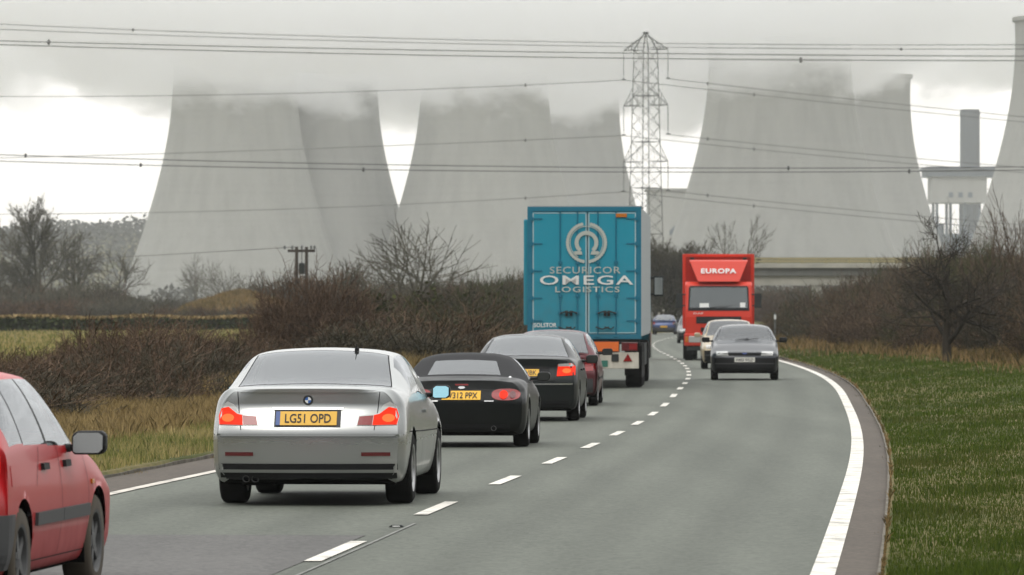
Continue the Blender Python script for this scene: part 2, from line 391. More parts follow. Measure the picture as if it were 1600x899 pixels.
# ================================================================== world, camera, light
SUN_EL, SUN_AZ = R(48), R(200)       # hazy light from high up, behind and left of the camera
w = bpy.data.worlds.new('World'); sc.world = w; w.use_nodes = True
nt = w.node_tree; bg = nt.nodes['Background']; bg.inputs['Strength'].default_value = .1
sky = N(nt, 'ShaderNodeTexSky', sky_type='NISHITA'); sky.sun_disc = False
sky.sun_elevation = SUN_EL; sky.sun_rotation = SUN_AZ; sky.dust_density = 4
tc = N(nt, 'ShaderNodeTexCoord'); sp = N(nt, 'ShaderNodeSeparateXYZ'); nt.links.new(tc.outputs['Generated'], sp.inputs[0])
mp = N(nt, 'ShaderNodeMapping'); mp.inputs['Scale'].default_value = (38, 38, 75); nt.links.new(tc.outputs['Generated'], mp.inputs[0])
cn = N(nt, 'ShaderNodeTexNoise'); cn.inputs['Scale'].default_value = 1; cn.inputs['Detail'].default_value = 7; cn.inputs['Roughness'].default_value = .55
nt.links.new(mp.outputs[0], cn.inputs['Vector'])
# ragged lower edge of the grey cloud bank
ed = N(nt, 'ShaderNodeMath', operation='MULTIPLY_ADD'); ed.inputs[1].default_value = .032; nt.links.new(cn.outputs['Fac'], ed.inputs[0]); nt.links.new(sp.outputs['Z'], ed.inputs[2])
bank = N(nt, 'ShaderNodeMapRange', interpolation_type='SMOOTHSTEP'); bank.inputs['From Min'].default_value = .060; bank.inputs['From Max'].default_value = .073
nt.links.new(ed.outputs[0], bank.inputs['Value'])
greys = N(nt, 'ShaderNodeMix', data_type='RGBA'); greys.inputs[6].default_value = (11.2, 11.2, 11.1, 1); greys.inputs[7].default_value = (14.2, 14.2, 14, 1)
mp2 = N(nt, 'ShaderNodeMapping'); mp2.inputs['Scale'].default_value = (22, 22, 48); mp2.inputs['Location'].default_value = (3.1, 0, 1.7); nt.links.new(tc.outputs['Generated'], mp2.inputs[0])
cn2 = N(nt, 'ShaderNodeTexNoise'); cn2.inputs['Scale'].default_value = 1; cn2.inputs['Detail'].default_value = 6; nt.links.new(mp2.outputs[0], cn2.inputs['Vector'])
cm = N(nt, 'ShaderNodeMapRange'); cm.inputs['From Min'].default_value = .35; cm.inputs['From Max'].default_value = .62; nt.links.new(cn2.outputs['Fac'], cm.inputs['Value'])
nt.links.new(cm.outputs[0], greys.inputs[0])
low = N(nt, 'ShaderNodeMix', data_type='RGBA'); nt.links.new(bank.outputs[0], low.inputs[0])
low.inputs[6].default_value = (15.2, 14.7, 13.9, 1); nt.links.new(greys.outputs[2], low.inputs[7])
# the clear strip lies ahead only; round the sides and behind, the low sky is darkened to deepen shadows and reflections
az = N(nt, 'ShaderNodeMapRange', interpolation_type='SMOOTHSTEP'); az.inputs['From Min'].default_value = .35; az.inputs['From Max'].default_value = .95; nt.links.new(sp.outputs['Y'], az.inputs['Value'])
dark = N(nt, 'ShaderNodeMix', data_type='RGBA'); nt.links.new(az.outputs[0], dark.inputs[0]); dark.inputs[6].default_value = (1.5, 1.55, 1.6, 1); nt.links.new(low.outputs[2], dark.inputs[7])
# overcast dome: brighter overhead than at the horizon
up = N(nt, 'ShaderNodeMapRange'); up.inputs['From Min'].default_value = .09; up.inputs['From Max'].default_value = .95; nt.links.new(sp.outputs['Z'], up.inputs['Value'])
dome = N(nt, 'ShaderNodeMix', data_type='RGBA'); nt.links.new(up.outputs[0], dome.inputs[0])
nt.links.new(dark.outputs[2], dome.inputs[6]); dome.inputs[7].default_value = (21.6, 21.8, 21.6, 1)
fin = N(nt, 'ShaderNodeMix', data_type='RGBA'); fin.inputs[0].default_value = .04
nt.links.new(dome.outputs[2], fin.inputs[6]); nt.links.new(sky.outputs[0], fin.inputs[7])
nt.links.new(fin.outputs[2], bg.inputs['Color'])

cam = bpy.data.cameras.new('camera'); co = bpy.data.objects.new('camera', cam); COL.objects.link(co); sc.camera = co
co.location = (0, 0, H_CAM); co.rotation_euler = (R(90), 0, 0)
cam.lens = 200; cam.sensor_width = 36; cam.shift_y = (512 - 449.5) / 1600
cam.clip_start = .5; cam.clip_end = 12000
cam.dof.use_dof = True; cam.dof.focus_distance = 56; cam.dof.aperture_fstop = 9
sun = bpy.data.lights.new('sun', 'SUN'); so = bpy.data.objects.new('sun', sun); COL.objects.link(so)
sun.energy = .7; sun.angle = R(25); sun.color = (1, .96, .9)
so.rotation_euler = (R(90) - SUN_EL, 0, math.pi - SUN_AZ)
sc.view_settings.view_transform = 'Standard'; sc.view_settings.look = 'None'
sc.view_settings.exposure = 0; sc.view_settings.gamma = 1; sc.view_settings.use_curve_mapping = False
sc.cycles.use_denoising = True
sc.cycles.max_bounces = 8; sc.cycles.diffuse_bounces = 3; sc.cycles.glossy_bounces = 3
sc.cycles.transparent_max_bounces = 24; sc.cycles.volume_bounces = 14; sc.cycles.volume_step_rate = 1.0; sc.cycles.volume_max_steps = 256
sc.cycles.sample_clamp_indirect = 6

def at(x, D): return (x - 800.0) * D / FPX                   # across, from a measured bearing
def hz(y, D): return H_CAM + (512.0 - y) * D / FPX           # height, from a measured elevation

# ================================================================== road line
_sd = [-200, 36, 55, 77, 107, 132, 159, 196, 230, 270, 320, 400, 450, 520, 600, 9000]
_ss = [.071, .071, .0675, .06, .05, .042, .028, .014, .010, .02, .042, .07, .11, .16, .19, .19]
_dd = np.arange(-200, 5001, 1.0); _rx = np.concatenate([[0], np.cumsum(np.interp((_dd[1:] + _dd[:-1]) / 2, _sd, _ss))])
_rx += 3.0 - np.interp(51, _dd, _rx)
def RX(D): return float(np.interp(D, _dd, _rx))              # right edge line
def RS(D): return float(np.interp(D, _sd, _ss))
_zd = np.array([-200, 20, 36, 50, 62, 78, 94, 108, 122, 143, 197, 404, 520, 700, 5000.0]); _zv = np.array([-.1, -.1, -.06, 0, 0.0, -.01, .0, .05, .185, .25, .40, 1.05, 1.35, 1.7, 3.0])
_zg = np.interp(_dd, _zd, _zv); _k = np.ones(13) / 13; _zs = np.convolve(np.pad(_zg, 6, mode='edge'), _k, 'valid')
def ZR(D): return float(np.interp(D, _dd, _zs))
def rp(o, D, dz=0.0):
    """point at offset o from the right edge line (square to the road) at distance D"""
    s = RS(D); n = math.hypot(1, s)
    return (RX(D) + o / n, D - o * s / n, ZR(D) + dz)
CEN, LEF = -3.48, -6.80

def strip(name, o0, o1, D0, D1, dz, mat, kind='structure', step=3.0, parent=None):
    n = max(2, int((D1 - D0) / step) + 1); vs = []; fs = []
    for i in range(n):
        D = D0 + (D1 - D0) * i / (n - 1)
        vs += [rp(o0, D, dz), rp(o1, D, dz)]
        if i: fs.append((2*i-2, 2*i-1, 2*i+1, 2*i))
    o = MB().add(vs, fs).build(name, mat, parent)
    if kind: o['kind'] = kind
    return o

def gz(X, Y):
    """ground height"""
    D = clamp(Y, -190, 4900); zr = ZR(D); o = X - RX(D)
    lump = .10 * math.sin(X * .31 + Y * .13) * math.sin(Y * .07 - X * .11)
    if -7.62 <= o <= .38: return zr - .06
    if o > 0:
        e = o - .38
        return zr + .06 + .10 * sstep(0, 3, e) - .0 + lump * .6 * sstep(1, 6, e) + .35 * sstep(10, 40, e)
    e = -7.62 - o
    fld = .55 + .003 * clamp(D - 90, 0, 700) + .0006 * max(0, D - 790)
    k = sstep(3.5, 9, e)
    return (zr + .06 + .12 * sstep(0, 2, e)) * (1 - k) + max(fld, zr + .1) * k + lump * .6 * sstep(1, 5, e)

# ground as one sheet
offs = [-2500, -1500, -900, -600, -400, -280, -200, -150, -110, -80, -62, -48, -40, -34, -29, -25, -22, -19.5, -17.5, -16, -14.5, -13.2, -12, -11, -10, -9.2, -8.5, -8, -7.72, -7.64, -7.6,
        -5, -2, .35, .40, .52, .9, 1.4, 2, 2.8, 3.8, 5, 6.5, 8, 10, 12.5, 15.5, 19, 24, 30, 40, 55, 80, 120, 200, 350, 600, 1000, 1800]
Ds = list(np.arange(-150, 10, 20)) + list(np.arange(10, 240, 3.0)) + list(np.arange(240, 600, 10.0)) + list(np.arange(600, 1200, 40.0)) + list(np.arange(1200, 4801, 200.0))
vs = []; fs = []; no = len(offs)
for i, D in enumerate(Ds):
    for j, o in enumerate(offs):
        X = RX(D) + o; vs.append((X, D, gz(X, D)))
        if i and j: fs.append(((i-1)*no+j-1, (i-1)*no+j, i*no+j, i*no+j-1))
g = MB().add(vs, fs).build('ground', M['ground'], smooth=True); g['kind'] = 'structure'

D_END = 560
def road_surface():
    us = np.linspace(-7.6, .37, 41); n = 330; vs = []; fs = []; wear = []
    for i in range(n):
        D = -100 + (D_END + 100) * i / (n - 1)
        for j, o in enumerate(us):
            vs.append(rp(float(o), D, 0)); wv = 0
            for c in (CEN / 2, (CEN + LEF) / 2):
                wv += .75 * math.exp(-((abs(o - c) - .78) / .26) ** 2) + .55 * math.exp(-((o - c) / .30) ** 2)
            wv += .8 * math.exp(-((o - CEN - .1) / .22) ** 2) + .5 * math.exp(-((o + .15) / .2) ** 2); wear.append(wv)
            if i and j: fs.append(((i-1)*41+j-1, (i-1)*41+j, i*41+j, i*41+j-1))
    o = MB().add(vs, fs).build('road', M['asphalt']); o['kind'] = 'structure'
    a = o.data.attributes.new('wear', 'FLOAT', 'POINT'); a.data.foreach_set('value', wear)
road_surface()
strip('road_patch', LEF - .02, CEN - .06, -60, 42.7, .004, M['asphalt_old'])
strip('road_shoulder', .08, .37, -100, D_END, .004, M['shoulder'])
so_ = strip('road_shoulder', -7.62, LEF - .10, -100, D_END, .004, M['shoulder'])
strip('edge_line', -.08, .08, -100, D_END, .008, M['line'])
strip('edge_line', LEF - .07, LEF + .05, -100, D_END, .008, M['line_left'])
# old construction joint beside the centre line
strip('road_joint', CEN + .10, CEN + .125, -60, 45, .006, M['joint'])
# dashed centre line: one marking per dash
mb = MB(); k = -6
while True:
    d0 = 38.3 + 8.55 * k; d1 = d0 + 3.25
    if d1 > 420: break
    b0 = len(mb.v); vs = []; fs = []
    for i in range(5):
        D = d0 + (d1 - d0) * i / 4
        vs += [rp(CEN - .06, D, .008), rp(CEN + .06, D, .008)]
        if i: fs.append((2*i-2, 2*i-1, 2*i+1, 2*i))
    mb.add(vs, fs); k += 1
mb.build('centre_line', M['line'])['kind'] = 'structure'
# low kerb lip on both sides, with a ragged overgrown top edge
for o0, o1, nm in ((.355, .395, 'kerb'), (-7.70, -7.60, 'kerb')):
    vs = []; fs = []; n = 0
    for D in np.arange(8, 430, .8):
        z = .04 + .012 * math.sin(D * 1.1) * math.sin(D * .73); a = .018 * math.sin(D * .8)
        vs += [rp(o0, D, -.05), rp(o0 + (a if o0 < 0 else 0), D, z), rp(o1 + (a if o0 > 0 else 0), D, z), rp(o1, D, -.05)]
        if n:
            for q in range(3): fs.append((4*n-4+q, 4*n-3+q, 4*n+1+q, 4*n+q))
        n += 1
    MB().add(vs, fs).build(nm, M['kerb'])['kind'] = 'structure'
# one reflecting stud in the gap between the two nearest dashes
e = empty('road_stud', rp(CEN + .03, 44.3, .004), -RS(44)); tag(e, 'small reflecting road stud in the gap between the two nearest white dashes', 'road stud')
MB().prism([(-.06, 0), (-.04, .014), (.04, .014), (.06, 0)], 'y', -.04, .04).build('housing', M['t_black'], e)
MB().box(-.028, .028, -.046, -.041, .002, .011).build('reflector', M['white'], e)

# straw-coloured mound beyond the fields
vs = []; fs = []; nx, ny = 36, 12
for j in range(ny):
    for i in range(nx):
        X = at(250, 480) + (at(500, 480) - at(250, 480)) * i / (nx - 1); Y = 462 + 40 * j / (ny - 1)
        a = math.sin(math.pi * clamp(i / (nx - 1))) ** .8; b = math.sin(math.pi * j / (ny - 1)) ** .7
        vs.append((X, Y, gz(X, Y) - .3 + a * b * 2.9 + .12 * math.sin(X * 1.3) * b))
        if i and j: fs.append(((j-1)*nx+i-1, (j-1)*nx+i, j*nx+i, j*nx+i-1))
MB().add(vs, fs).build('mound', M['mound'], smooth=True)['kind'] = 'structure'
# low wooded ridge on the left horizon
vs = []; fs = []; nx, ny = 60, 10
def ridge(X): return 44 * sstep(-40, -190, X) * (1 + .05 * math.sin(X * .021)) + 10
for j in range(ny):
    for i in range(nx):
        X = -900 + 1000 * i / (nx - 1); Y = 3000 + 700 * j / (ny - 1)
        vs.append((X, Y, 2.5 + ridge(X) * math.sin(math.pi / 2 * clamp(j / 5)) - (8 if j == 0 else 0)))
        if i and j: fs.append(((j-1)*nx+i-1, (j-1)*nx+i, j*nx+i, j*nx+i-1))
MB().add(vs, fs).build('hills', M['ground'], smooth=True)['kind'] = 'structure'

# ================================================================== cooling towers
def hyper_(z): return 28.0 * math.sqrt(1 + ((z - 104) / 60.0) ** 2)
def cooling_tower(px, s, label, mat, rf=1.0):
    hyper = lambda z: hyper_(z) * (rf + (1 - rf) * .3 * (1 - z / 114))
    D = FPX / s; t = empty('cooling_tower', (at(px, D), D, 1.5))
    tag(t, label, 'cooling tower', 'cooling towers of the power station')
    prof = [(hyper(z), z) for z in np.linspace(9, 112.5, 44)]
    prof += [(hyper(112.5) - .5, 112.5)] + [(hyper(z) - .6, z) for z in np.linspace(112, 9, 24)]
    MB().lathe(prof, 96).build('shell', mat, t, smooth=True, sharp=50)
    MB().lathe([(hyper(111) + .02, 111), (hyper(111) + .9, 111.2), (hyper(112) + .9, 112.7), (hyper(112) - .55, 112.72)], 96).build('rim', mat, t, smooth=True, sharp=40)
    m = MB(); n = 44
    for i in range(n):
        for sgn in (-1, 1):
            a0 = 2 * math.pi * i / n; a1 = a0 + sgn * math.pi / n
            m.tube([(hyper(0) * math.cos(a0), hyper(0) * math.sin(a0), -.5), (hyper(9.3) * math.cos(a1), hyper(9.3) * math.sin(a1), 9.3)], .5, 6)
    m.build('support_lattice', mat, t)
    return t
cooling_tower(367, 3.72, 'leftmost cooling tower, with bright open sky along its left side', M['concrete_t'], .93)
cooling_tower(496, 3.65, 'cooling tower half hidden behind the leftmost one, beside the narrow wedge of sky', M['concrete_t2'], .92)
cooling_tower(757, 3.7, 'cooling tower rising behind the blue lorry, left edge along the narrow wedge of sky', M['concrete_t'], .96)
cooling_tower(873, 3.38, 'cooling tower directly left of the lattice pylon, mostly behind its neighbour', M['concrete_t2'])
cooling_tower(1219, 4.0, 'large streaked cooling tower above the red lorry, right of the pylon', M['concrete_t'])
cooling_tower(1324, 3.5, 'darker cooling tower behind the streaked one, beside the chimney on its left', M['concrete_t2'])
cooling_tower(1707, 4.3, 'cooling tower cut off by the right edge of the photo, right of the chimney', M['concrete_t'])

# ================================================================== boiler house, chimney, turbine hall
D = 3600; b = empty('boiler_house', (at(1500, D), D, 2)); tag(b, 'pale power station block with overhanging flat roof on columns above a blue base', 'building')
def lx(x): return at(x, 3600) - at(1500, 3600)
def lz(y): return hz(y, 3600) - 2
MB().box(lx(1444), lx(1556), -22, 22, lz(277), lz(262)).box(lx(1438), lx(1562), -24, 24, lz(266), lz(264)).build('roof', M['clad_blue'], b)
MB().box(lx(1453), lx(1538), -20, 20, lz(318), lz(277) - .05).build('wall', M['clad_pale'], b)
for x in (1461, 1482, 1504, 1527):
    MB().box(lx(x) - .9, lx(x) + .9, -17, -15, lz(368), lz(318) - .05).build('column', M['clad_blue'], b)
    MB().box(lx(x) - .9, lx(x) + .9, 15, 17, lz(368), lz(318) - .05).build('column', M['clad_blue'], b)
MB().box(lx(1474), lx(1530), -19, 19, -4, lz(366)).build('base_block', M['clad_blue'], b)
MB().box(lx(1466), lx(1474) - .05, -8, 8, -4, lz(350)).build('stair_tower', M['clad_blue'], b)
for x in (1482, 1497, 1512): MB().box(lx(x) - 1.4, lx(x) + 1.4, -20.25, -20.02, lz(310), lz(302)).build('vent', M['clad_blue'], b)
D = 3680; t = empty('chimney', (at(1515.5, D), D, 2)); tag(t, 'thick blue-grey chimney rising over the boiler house roof', 'chimney')
MB().lathe([(7.3, -4), (6.6, 40), (6.35, 138), (6.2, 140.5), (5.4, 140.6), (5.4, 128)], 40).build('stack', M['stack'], t, smooth=True, sharp=40)
MB().lathe([(6.40, 136.4), (6.7, 136.6), (6.7, 138.6), (6.35, 138.8)], 40).build('collar', M['stack'], t, smooth=True, sharp=40)
D = 2900; t = empty('turbine_hall', (at(1085, D), D, 2)); tag(t, 'long pale grey hall showing between the pylon and the streaked tower', 'building')
MB().box(-24, 26, -20, 20, -4, hz(299, D) - 2).build('wall', M['clad_pale'], t)
MB().box(-25, 27, -21, 21, hz(299, D) - 1.95, hz(296, D) - 2).build('roof', M['clad_pale'], t)
t = empty('coal_conveyor', (at(1076, 2700), 2700, 2)); tag(t, 'blue-grey sloping conveyor gallery at the foot of the streaked tower', 'conveyor')
MB().prism([(-9, 43), (7, 54), (7, 61), (-9, 45.5)], 'y', -2.5, 2.5).build('gallery', M['clad_blue'], t)
for x in (-6, 4): MB().box(x - .5, x + .5, -.6, .6, -3, 46 + x * .6).build('leg', M['clad_blue'], t)

# ================================================================== lattice pylon
DP = 950.0; XP = at(1009, DP)
py = empty('lattice_pylon', (XP, DP, ZR(DP)), R(-35)); tag(py, 'tall grey steel lattice pylon with six short arms behind the blue lorry', 'pylon')
zb = ZR(DP)
def pz(y): return hz(y, DP) - zb
def half(z): return 2.35 + (1.42 - 2.35) * clamp(z / pz(78))
mb = MB(); zt = pz(78); levels = list(np.linspace(0, zt, 19))
for sx in (-1, 1):
    for sy in (-1, 1):
        mb.tube([(sx * half(z), sy * half(z), z) for z in levels], .09, 4)
        mb.tube([(sx * half(zt), sy * half(zt), zt), (sx * .18, sy * .18, pz(52))], .10, 4)
for i in range(len(levels) - 1):
    z0, z1 = levels[i], levels[i + 1]; a, c = half(z0), half(z1)
    for (p, q) in (((-1, -1), (1, -1)), ((1, -1), (1, 1)), ((1, 1), (-1, 1)), ((-1, 1), (-1, -1))):
        mb.tube([(p[0]*a, p[1]*a, z0), (q[0]*c, q[1]*c, z1)], .045, 3, cap=False)
        mb.tube([(q[0]*a, q[1]*a, z0), (p[0]*c, p[1]*c, z1)], .045, 3, cap=False)
        if i % 3 == 0: mb.tube([(p[0]*a, p[1]*a, z0), (q[0]*a, q[1]*a, z0)], .07, 3, cap=False)
mb.box(-.35, .35, -.35, .35, pz(53), pz(50))
mb.build('lattice_mast', M['steel'], py)
ARM = 4.45; tips = []
for (ya, yt) in ((78, 56), (165, 138), (253, 226)):
    for sx in (-1, 1):
        z0, z1 = pz(ya), pz(yt); h0, h1 = half(z0), half(min(z1, zt)) * (1 if yt > 60 else .25); m = MB()
        tip = Vector((sx * ARM, 0, z0))
        for sy in (-1, 1):
            m.tube([(sx*h0, sy*h0, z0), tip], .07, 4); m.tube([(sx*h1, sy*h1, z1), tip], .06, 4)
            for f in (.3, .62):
                p = Vector((sx*h0, sy*h0, z0)).lerp(tip, f); q = Vector((sx*h1, sy*h1, z1)).lerp(tip, f)
                m.tube([p, q], .05, 3, cap=False)
        for f in (0, .3, .62):
            m.tube([Vector((sx*h0, -h0, z0)).lerp(tip, f), Vector((sx*h0, h0, z0)).lerp(tip, f)], .05, 3, cap=False)
        m.build('cross_arm', M['steel'], py)
        m = MB(); zi = z0 - 4.75; k = 16
        m.tube([(sx*ARM, 0, z0), (sx*ARM, 0, zi)], .05, 5)
        for i in range(k): m.lathe([(.05, z0 - .35 - i*.25), (.15, z0 - .42 - i*.25), (.05, z0 - .46 - i*.25)], 8, c=(sx*ARM, 0, 0))
        m.box(sx*ARM - .35, sx*ARM + .35, -.12, .12, zi - .2, zi)
        m.build('insulator_string', M['insul'], py)
        tips.append((ya, sx, py.matrix_basis @ Vector((sx*ARM, 0, zi - .2)) if False else Matrix.Translation((XP, DP, zb)) @ Matrix.Rotation(R(-35), 4, 'Z') @ Vector((sx*ARM, 0, zi - .2))))

# ================================================================== cables
def cable(label, pts, rad, mat, group, spacers=(), gap=None):
    """pts: three points in space; the cable hangs in a parabola through them and runs on past the outer ones"""
    P = [Vector(p) for p in pts]; L = (P[2] - P[0]).length
    def q(t):
        tm = (P[1] - P[0]).length / L
        l0 = (t - tm) * (t - 1) / (tm); l1 = t * (t - 1) / (tm * (tm - 1)); l2 = t * (t - tm) / (1 - tm)
        return P[0] * l0 + P[1] * l1 + P[2] * l2
    m = MB(); r0, r1 = gap or (-.12, 1.12)
    m.tube([q(r0 + (r1 - r0) * i / 40) for i in range(41)], rad, 5)
    o = empty('power_cable', (0, 0, 0)); tag(o, label, 'cable', group)
    m.build('conductor', mat, o)
    for t in spacers:
        c = q(t); k = rad * 3.2
        MB().lathe([(0, -k*1.6), (k*.7, -k*1.4), (k*.9, 0), (k*.7, k*1.4), (0, k*1.6)], 10, c=tuple(c)).build('spacer', mat, o, smooth=True)
    return o
def pp(x, y, D): return (at(x, D), D, hz(y, D))
def tip_of(y, sx): return next(t[2] for t in tips if t[0] == y and t[1] == sx)
GP = 'cables strung from the pylon'
names = {78: 'top', 165: 'middle', 253: 'lowest'}
lefts = {78: ((500, 145), (0, 151)), 165: ((500, 232), (0, 247)), 253: ((500, 325), (0, 335))}
rights = {78: ((1300, 152), (1600, 183)), 165: ((1300, 236), (1600, 262)), 253: ((1300, 325), (1600, 352))}
for y in (78, 165, 253):
    tl, tr = tip_of(y, -1), tip_of(y, 1)
    (a, b_) = lefts[y]; (c, d) = rights[y]
    cable('thin cable running left from the %s left arm of the pylon' % names[y], [tl, pp(a[0], a[1], 990), pp(b_[0], b_[1], 1030)], .062, M['wire_grey'], GP, (.15,), (0, 1.15))
    cable('thin cable sloping down to the right from the %s right arm of the pylon' % names[y], [tr, pp(c[0], c[1], 975), pp(d[0], d[1], 1000)], .062, M['wire_grey'], GP, (.12,), (0, 1.15))
    cable('second cable just below, sloping right from the %s left arm past the pylon' % names[y], [tl, pp(c[0], c[1] + 9, 965), pp(d[0], d[1] + 8, 985)], .062, M['wire_grey'], GP, (.3,), (0, 1.15))
GN = 'cables of the nearer line crossing the whole sky'
near = [
 ('topmost cable crossing the whole sky from edge to edge', (38, 67, 70), .04, 'wire', (.13,)),
 ('second cable from the top, just below the topmost one', (46, 73, 77), .04, 'wire', (.88,)),
 ('third cable from the top, paler and blurred above its twin', (64, 83, 88), .065, 'wire_grey', (.0475,)),
 ('fourth cable from the top, pale and blurred below its twin', (70, 91, 95), .065, 'wire_grey', (.782,)),
 ('upper dark cable of the low pair crossing in front of the towers', (242, 262, 261), .05, 'wire', (.025, .77)),
 ('lower dark cable of the low pair crossing in front of the towers', (252, 269, 266), .05, 'wire', (.1375, .355, .888)),
]
for lab, (y0, y1, y2), rad, mt, spc in near:
    cable(lab, [pp(0, y0, 640), pp(960, y1, 640), pp(1600, y2, 640)], rad, M[mt], GN, spc)

# ================================================================== twin wooden pole with a crossarm
D = 300; t = empty('wooden_power_pole', (at(471, D), D, gz(at(471, D), D) - .1)); tag(t, 'pair of dark wooden poles with a crossarm and transformer among the brown bushes', 'power pole')
zt = hz(386, D) - t.location.z
for x in (463.5, 479): MB().tube([(at(x, D) - at(471, D), 0, 0), (at(x, D) - at(471, D), 0, zt)], [.105, .085], 10).build('pole', M['pole'], t)
MB().box(-.72, .72, -.08, .08, zt - .28, zt - .14).build('crossarm', M['pole'], t)
for x in (-.95, -.52, .02, .55, .74): MB().lathe([(0, zt - .14), (.05, zt - .12), (.065, zt), (.04, zt + .07), (0, zt + .08)], 10, c=(x * .93, 0, 0)).build('insulator', M['insul'], t)
m = MB().lathe([(0, zt - 1.45), (.16, zt - 1.42), (.16, zt - .9), (.1, zt - .84), (0, zt - .83)], 12, c=(.02, -.05, 0)); m.tube([(.02, -.05, zt - .85), (.02, 0, zt - .2)], .02, 5); m.tube([(-.05, -.05, zt - 1.4), (-.25, 0, zt - 2.6)], .018, 5)
m.build('transformer', M['t_black'], t)
cable('low thin wire running left from the wooden pole', [(at(466, D), D, zt + t.location.z), pp(330, 394, 330), pp(190, 402, 360)], .016, M['wire'], None, (), (0, 1.4))

# ================================================================== road bridge beyond the bend
D = 520; xa, xb = at(1120, D), at(1640, D)
br = empty('road_bridge', ((xa + xb) / 2, D, 0), R(1)); tag(br, 'low concrete road bridge with yellowish railing above the right hedge', 'bridge')
hw = (xb - xa) / 2 + 10
MB().box(-hw, hw, 0, 9, hz(431, D), hz(418, D)).build('deck_beam', mat_concrete('stained_beam', (.13, .135, .125), (.2, .2, .185), .5, .3), br)
MB().box(-hw, hw, -.35, -.02, hz(419, D) + .01, hz(412.5, D)).box(-hw, hw, 9.02, 9.35, hz(419, D) + .01, hz(412.5, D)).build('parapet_edge', M['concrete_b'], br)
for z0 in (404, 408.5): MB().box(-hw, hw, -.28, -.2, hz(z0, D) - .05, hz(z0, D) + .05).build('rail', M['rail'], br)
k = int(2 * hw / 2.15)
for i in range(k):
    x = -hw + .6 + i * 2.15
    MB().box(x - .05, x + .05, -.19, -.09, hz(412.5, D) - .02, hz(402.5, D)).build('railing_post', M['rail'], br)
m = MB()
for (z, a) in ((406, .05),): pass
MB().box(-hw, hw, -.155, -.125, hz(411.8, D), hz(402.5, D)).build('mesh_infill', mat_glass('railing_mesh', (.80, .76, .6), .02), br)
MB().box(-hw, hw, .3, 1.3, hz(446, D), hz(431, D) - .02).build('crosshead', M['concrete_b'], br)
for x in (-hw + 5, -6, 8, hw - 5):
    MB().box(x - .5, x + .5, .4, 1.2, .2, hz(446, D) - .02).build('pier', M['concrete_b'], br)
# ================================================================== bare trees and scrub
def chain_mesh(name, chains, mat, parent=None, sides=3):
    """chains: list of (points, radii). Each becomes one thin tapered tube (one island)"""
    V = []; F = []; n0 = 0
    for pts, rad in chains:
        p = np.asarray(pts, float); r = np.asarray(rad, float); k = len(p)
        d = np.gradient(p, axis=0); d /= np.linalg.norm(d, axis=1, keepdims=True) + 1e-9
        up = np.where(np.abs(d[:, 2:3]) < .9, np.array([[0, 0, 1.0]]), np.array([[1.0, 0, 0]]))
        a = np.cross(d, up); a /= np.linalg.norm(a, axis=1, keepdims=True) + 1e-9; b = np.cross(d, a)
        t = np.arange(sides) * 2 * np.pi / sides
        ring = p[:, None, :] + r[:, None, None] * (np.cos(t)[None, :, None] * a[:, None, :] + np.sin(t)[None, :, None] * b[:, None, :])
        V.append(ring.reshape(-1, 3))
        i = np.arange(k - 1)[:, None] * sides; q = np.arange(sides)[None, :]; q2 = (q + 1) % sides
        F.append(np.stack([i + q, i + q2, i + sides + q2, i + sides + q], -1).reshape(-1, 4) + n0); n0 += k * sides
    return np_mesh(name, np.concatenate(V), np.concatenate(F), mat, parent, smooth=True)

def rdir(g): v = g.normal(size=3); return v / np.linalg.norm(v)
def grow(g, p, d, L, r, lev, maxlev, kids_n, out, droop=0.0, wander=.22, up=.08, ang=(25, 60), ratio=(.5, .78), tmin=.25, rmin=.004):
    k = 5 if lev < 2 else 4 if lev < maxlev else 3
    pts = [p]; rad = [r]; dirs = [d]
    for i in range(k):
        d = d + rdir(g) * wander; d[2] += up - droop * lev; d /= np.linalg.norm(d)
        p = p + d * (L / k); pts.append(p); dirs.append(d); rad.append(max(rmin, r * (1 - .62 * (i + 1) / k)) if lev < maxlev else max(rmin * .6, r * (1 - .8 * (i + 1) / k)))
    out.append((lev, pts, rad))
    if lev >= maxlev: return
    n = kids_n[lev]
    for c in range(n):
        t = tmin + (1 - tmin) * (c + g.random()) / n; f = t * k; i = min(int(f), k - 1); q = pts[i] + (pts[i + 1] - pts[i]) * (f - i)
        base = dirs[i + 1]; ax = np.cross(base, rdir(g)); ax /= np.linalg.norm(ax) + 1e-9
        a = math.radians(g.uniform(*ang)) * (.5 if (c == n - 1) else 1)
        nd = base * math.cos(a) + ax * math.sin(a); nd /= np.linalg.norm(nd)
        rr = (rad[i] + (rad[i + 1] - rad[i]) * (f - i)) * g.uniform(.5, .72)
        grow(g, q, nd, L * g.uniform(*ratio) * (1.15 - .45 * t), max(rr, rmin), lev + 1, maxlev, kids_n, out, droop, wander, up, ang, ratio, .15, rmin)

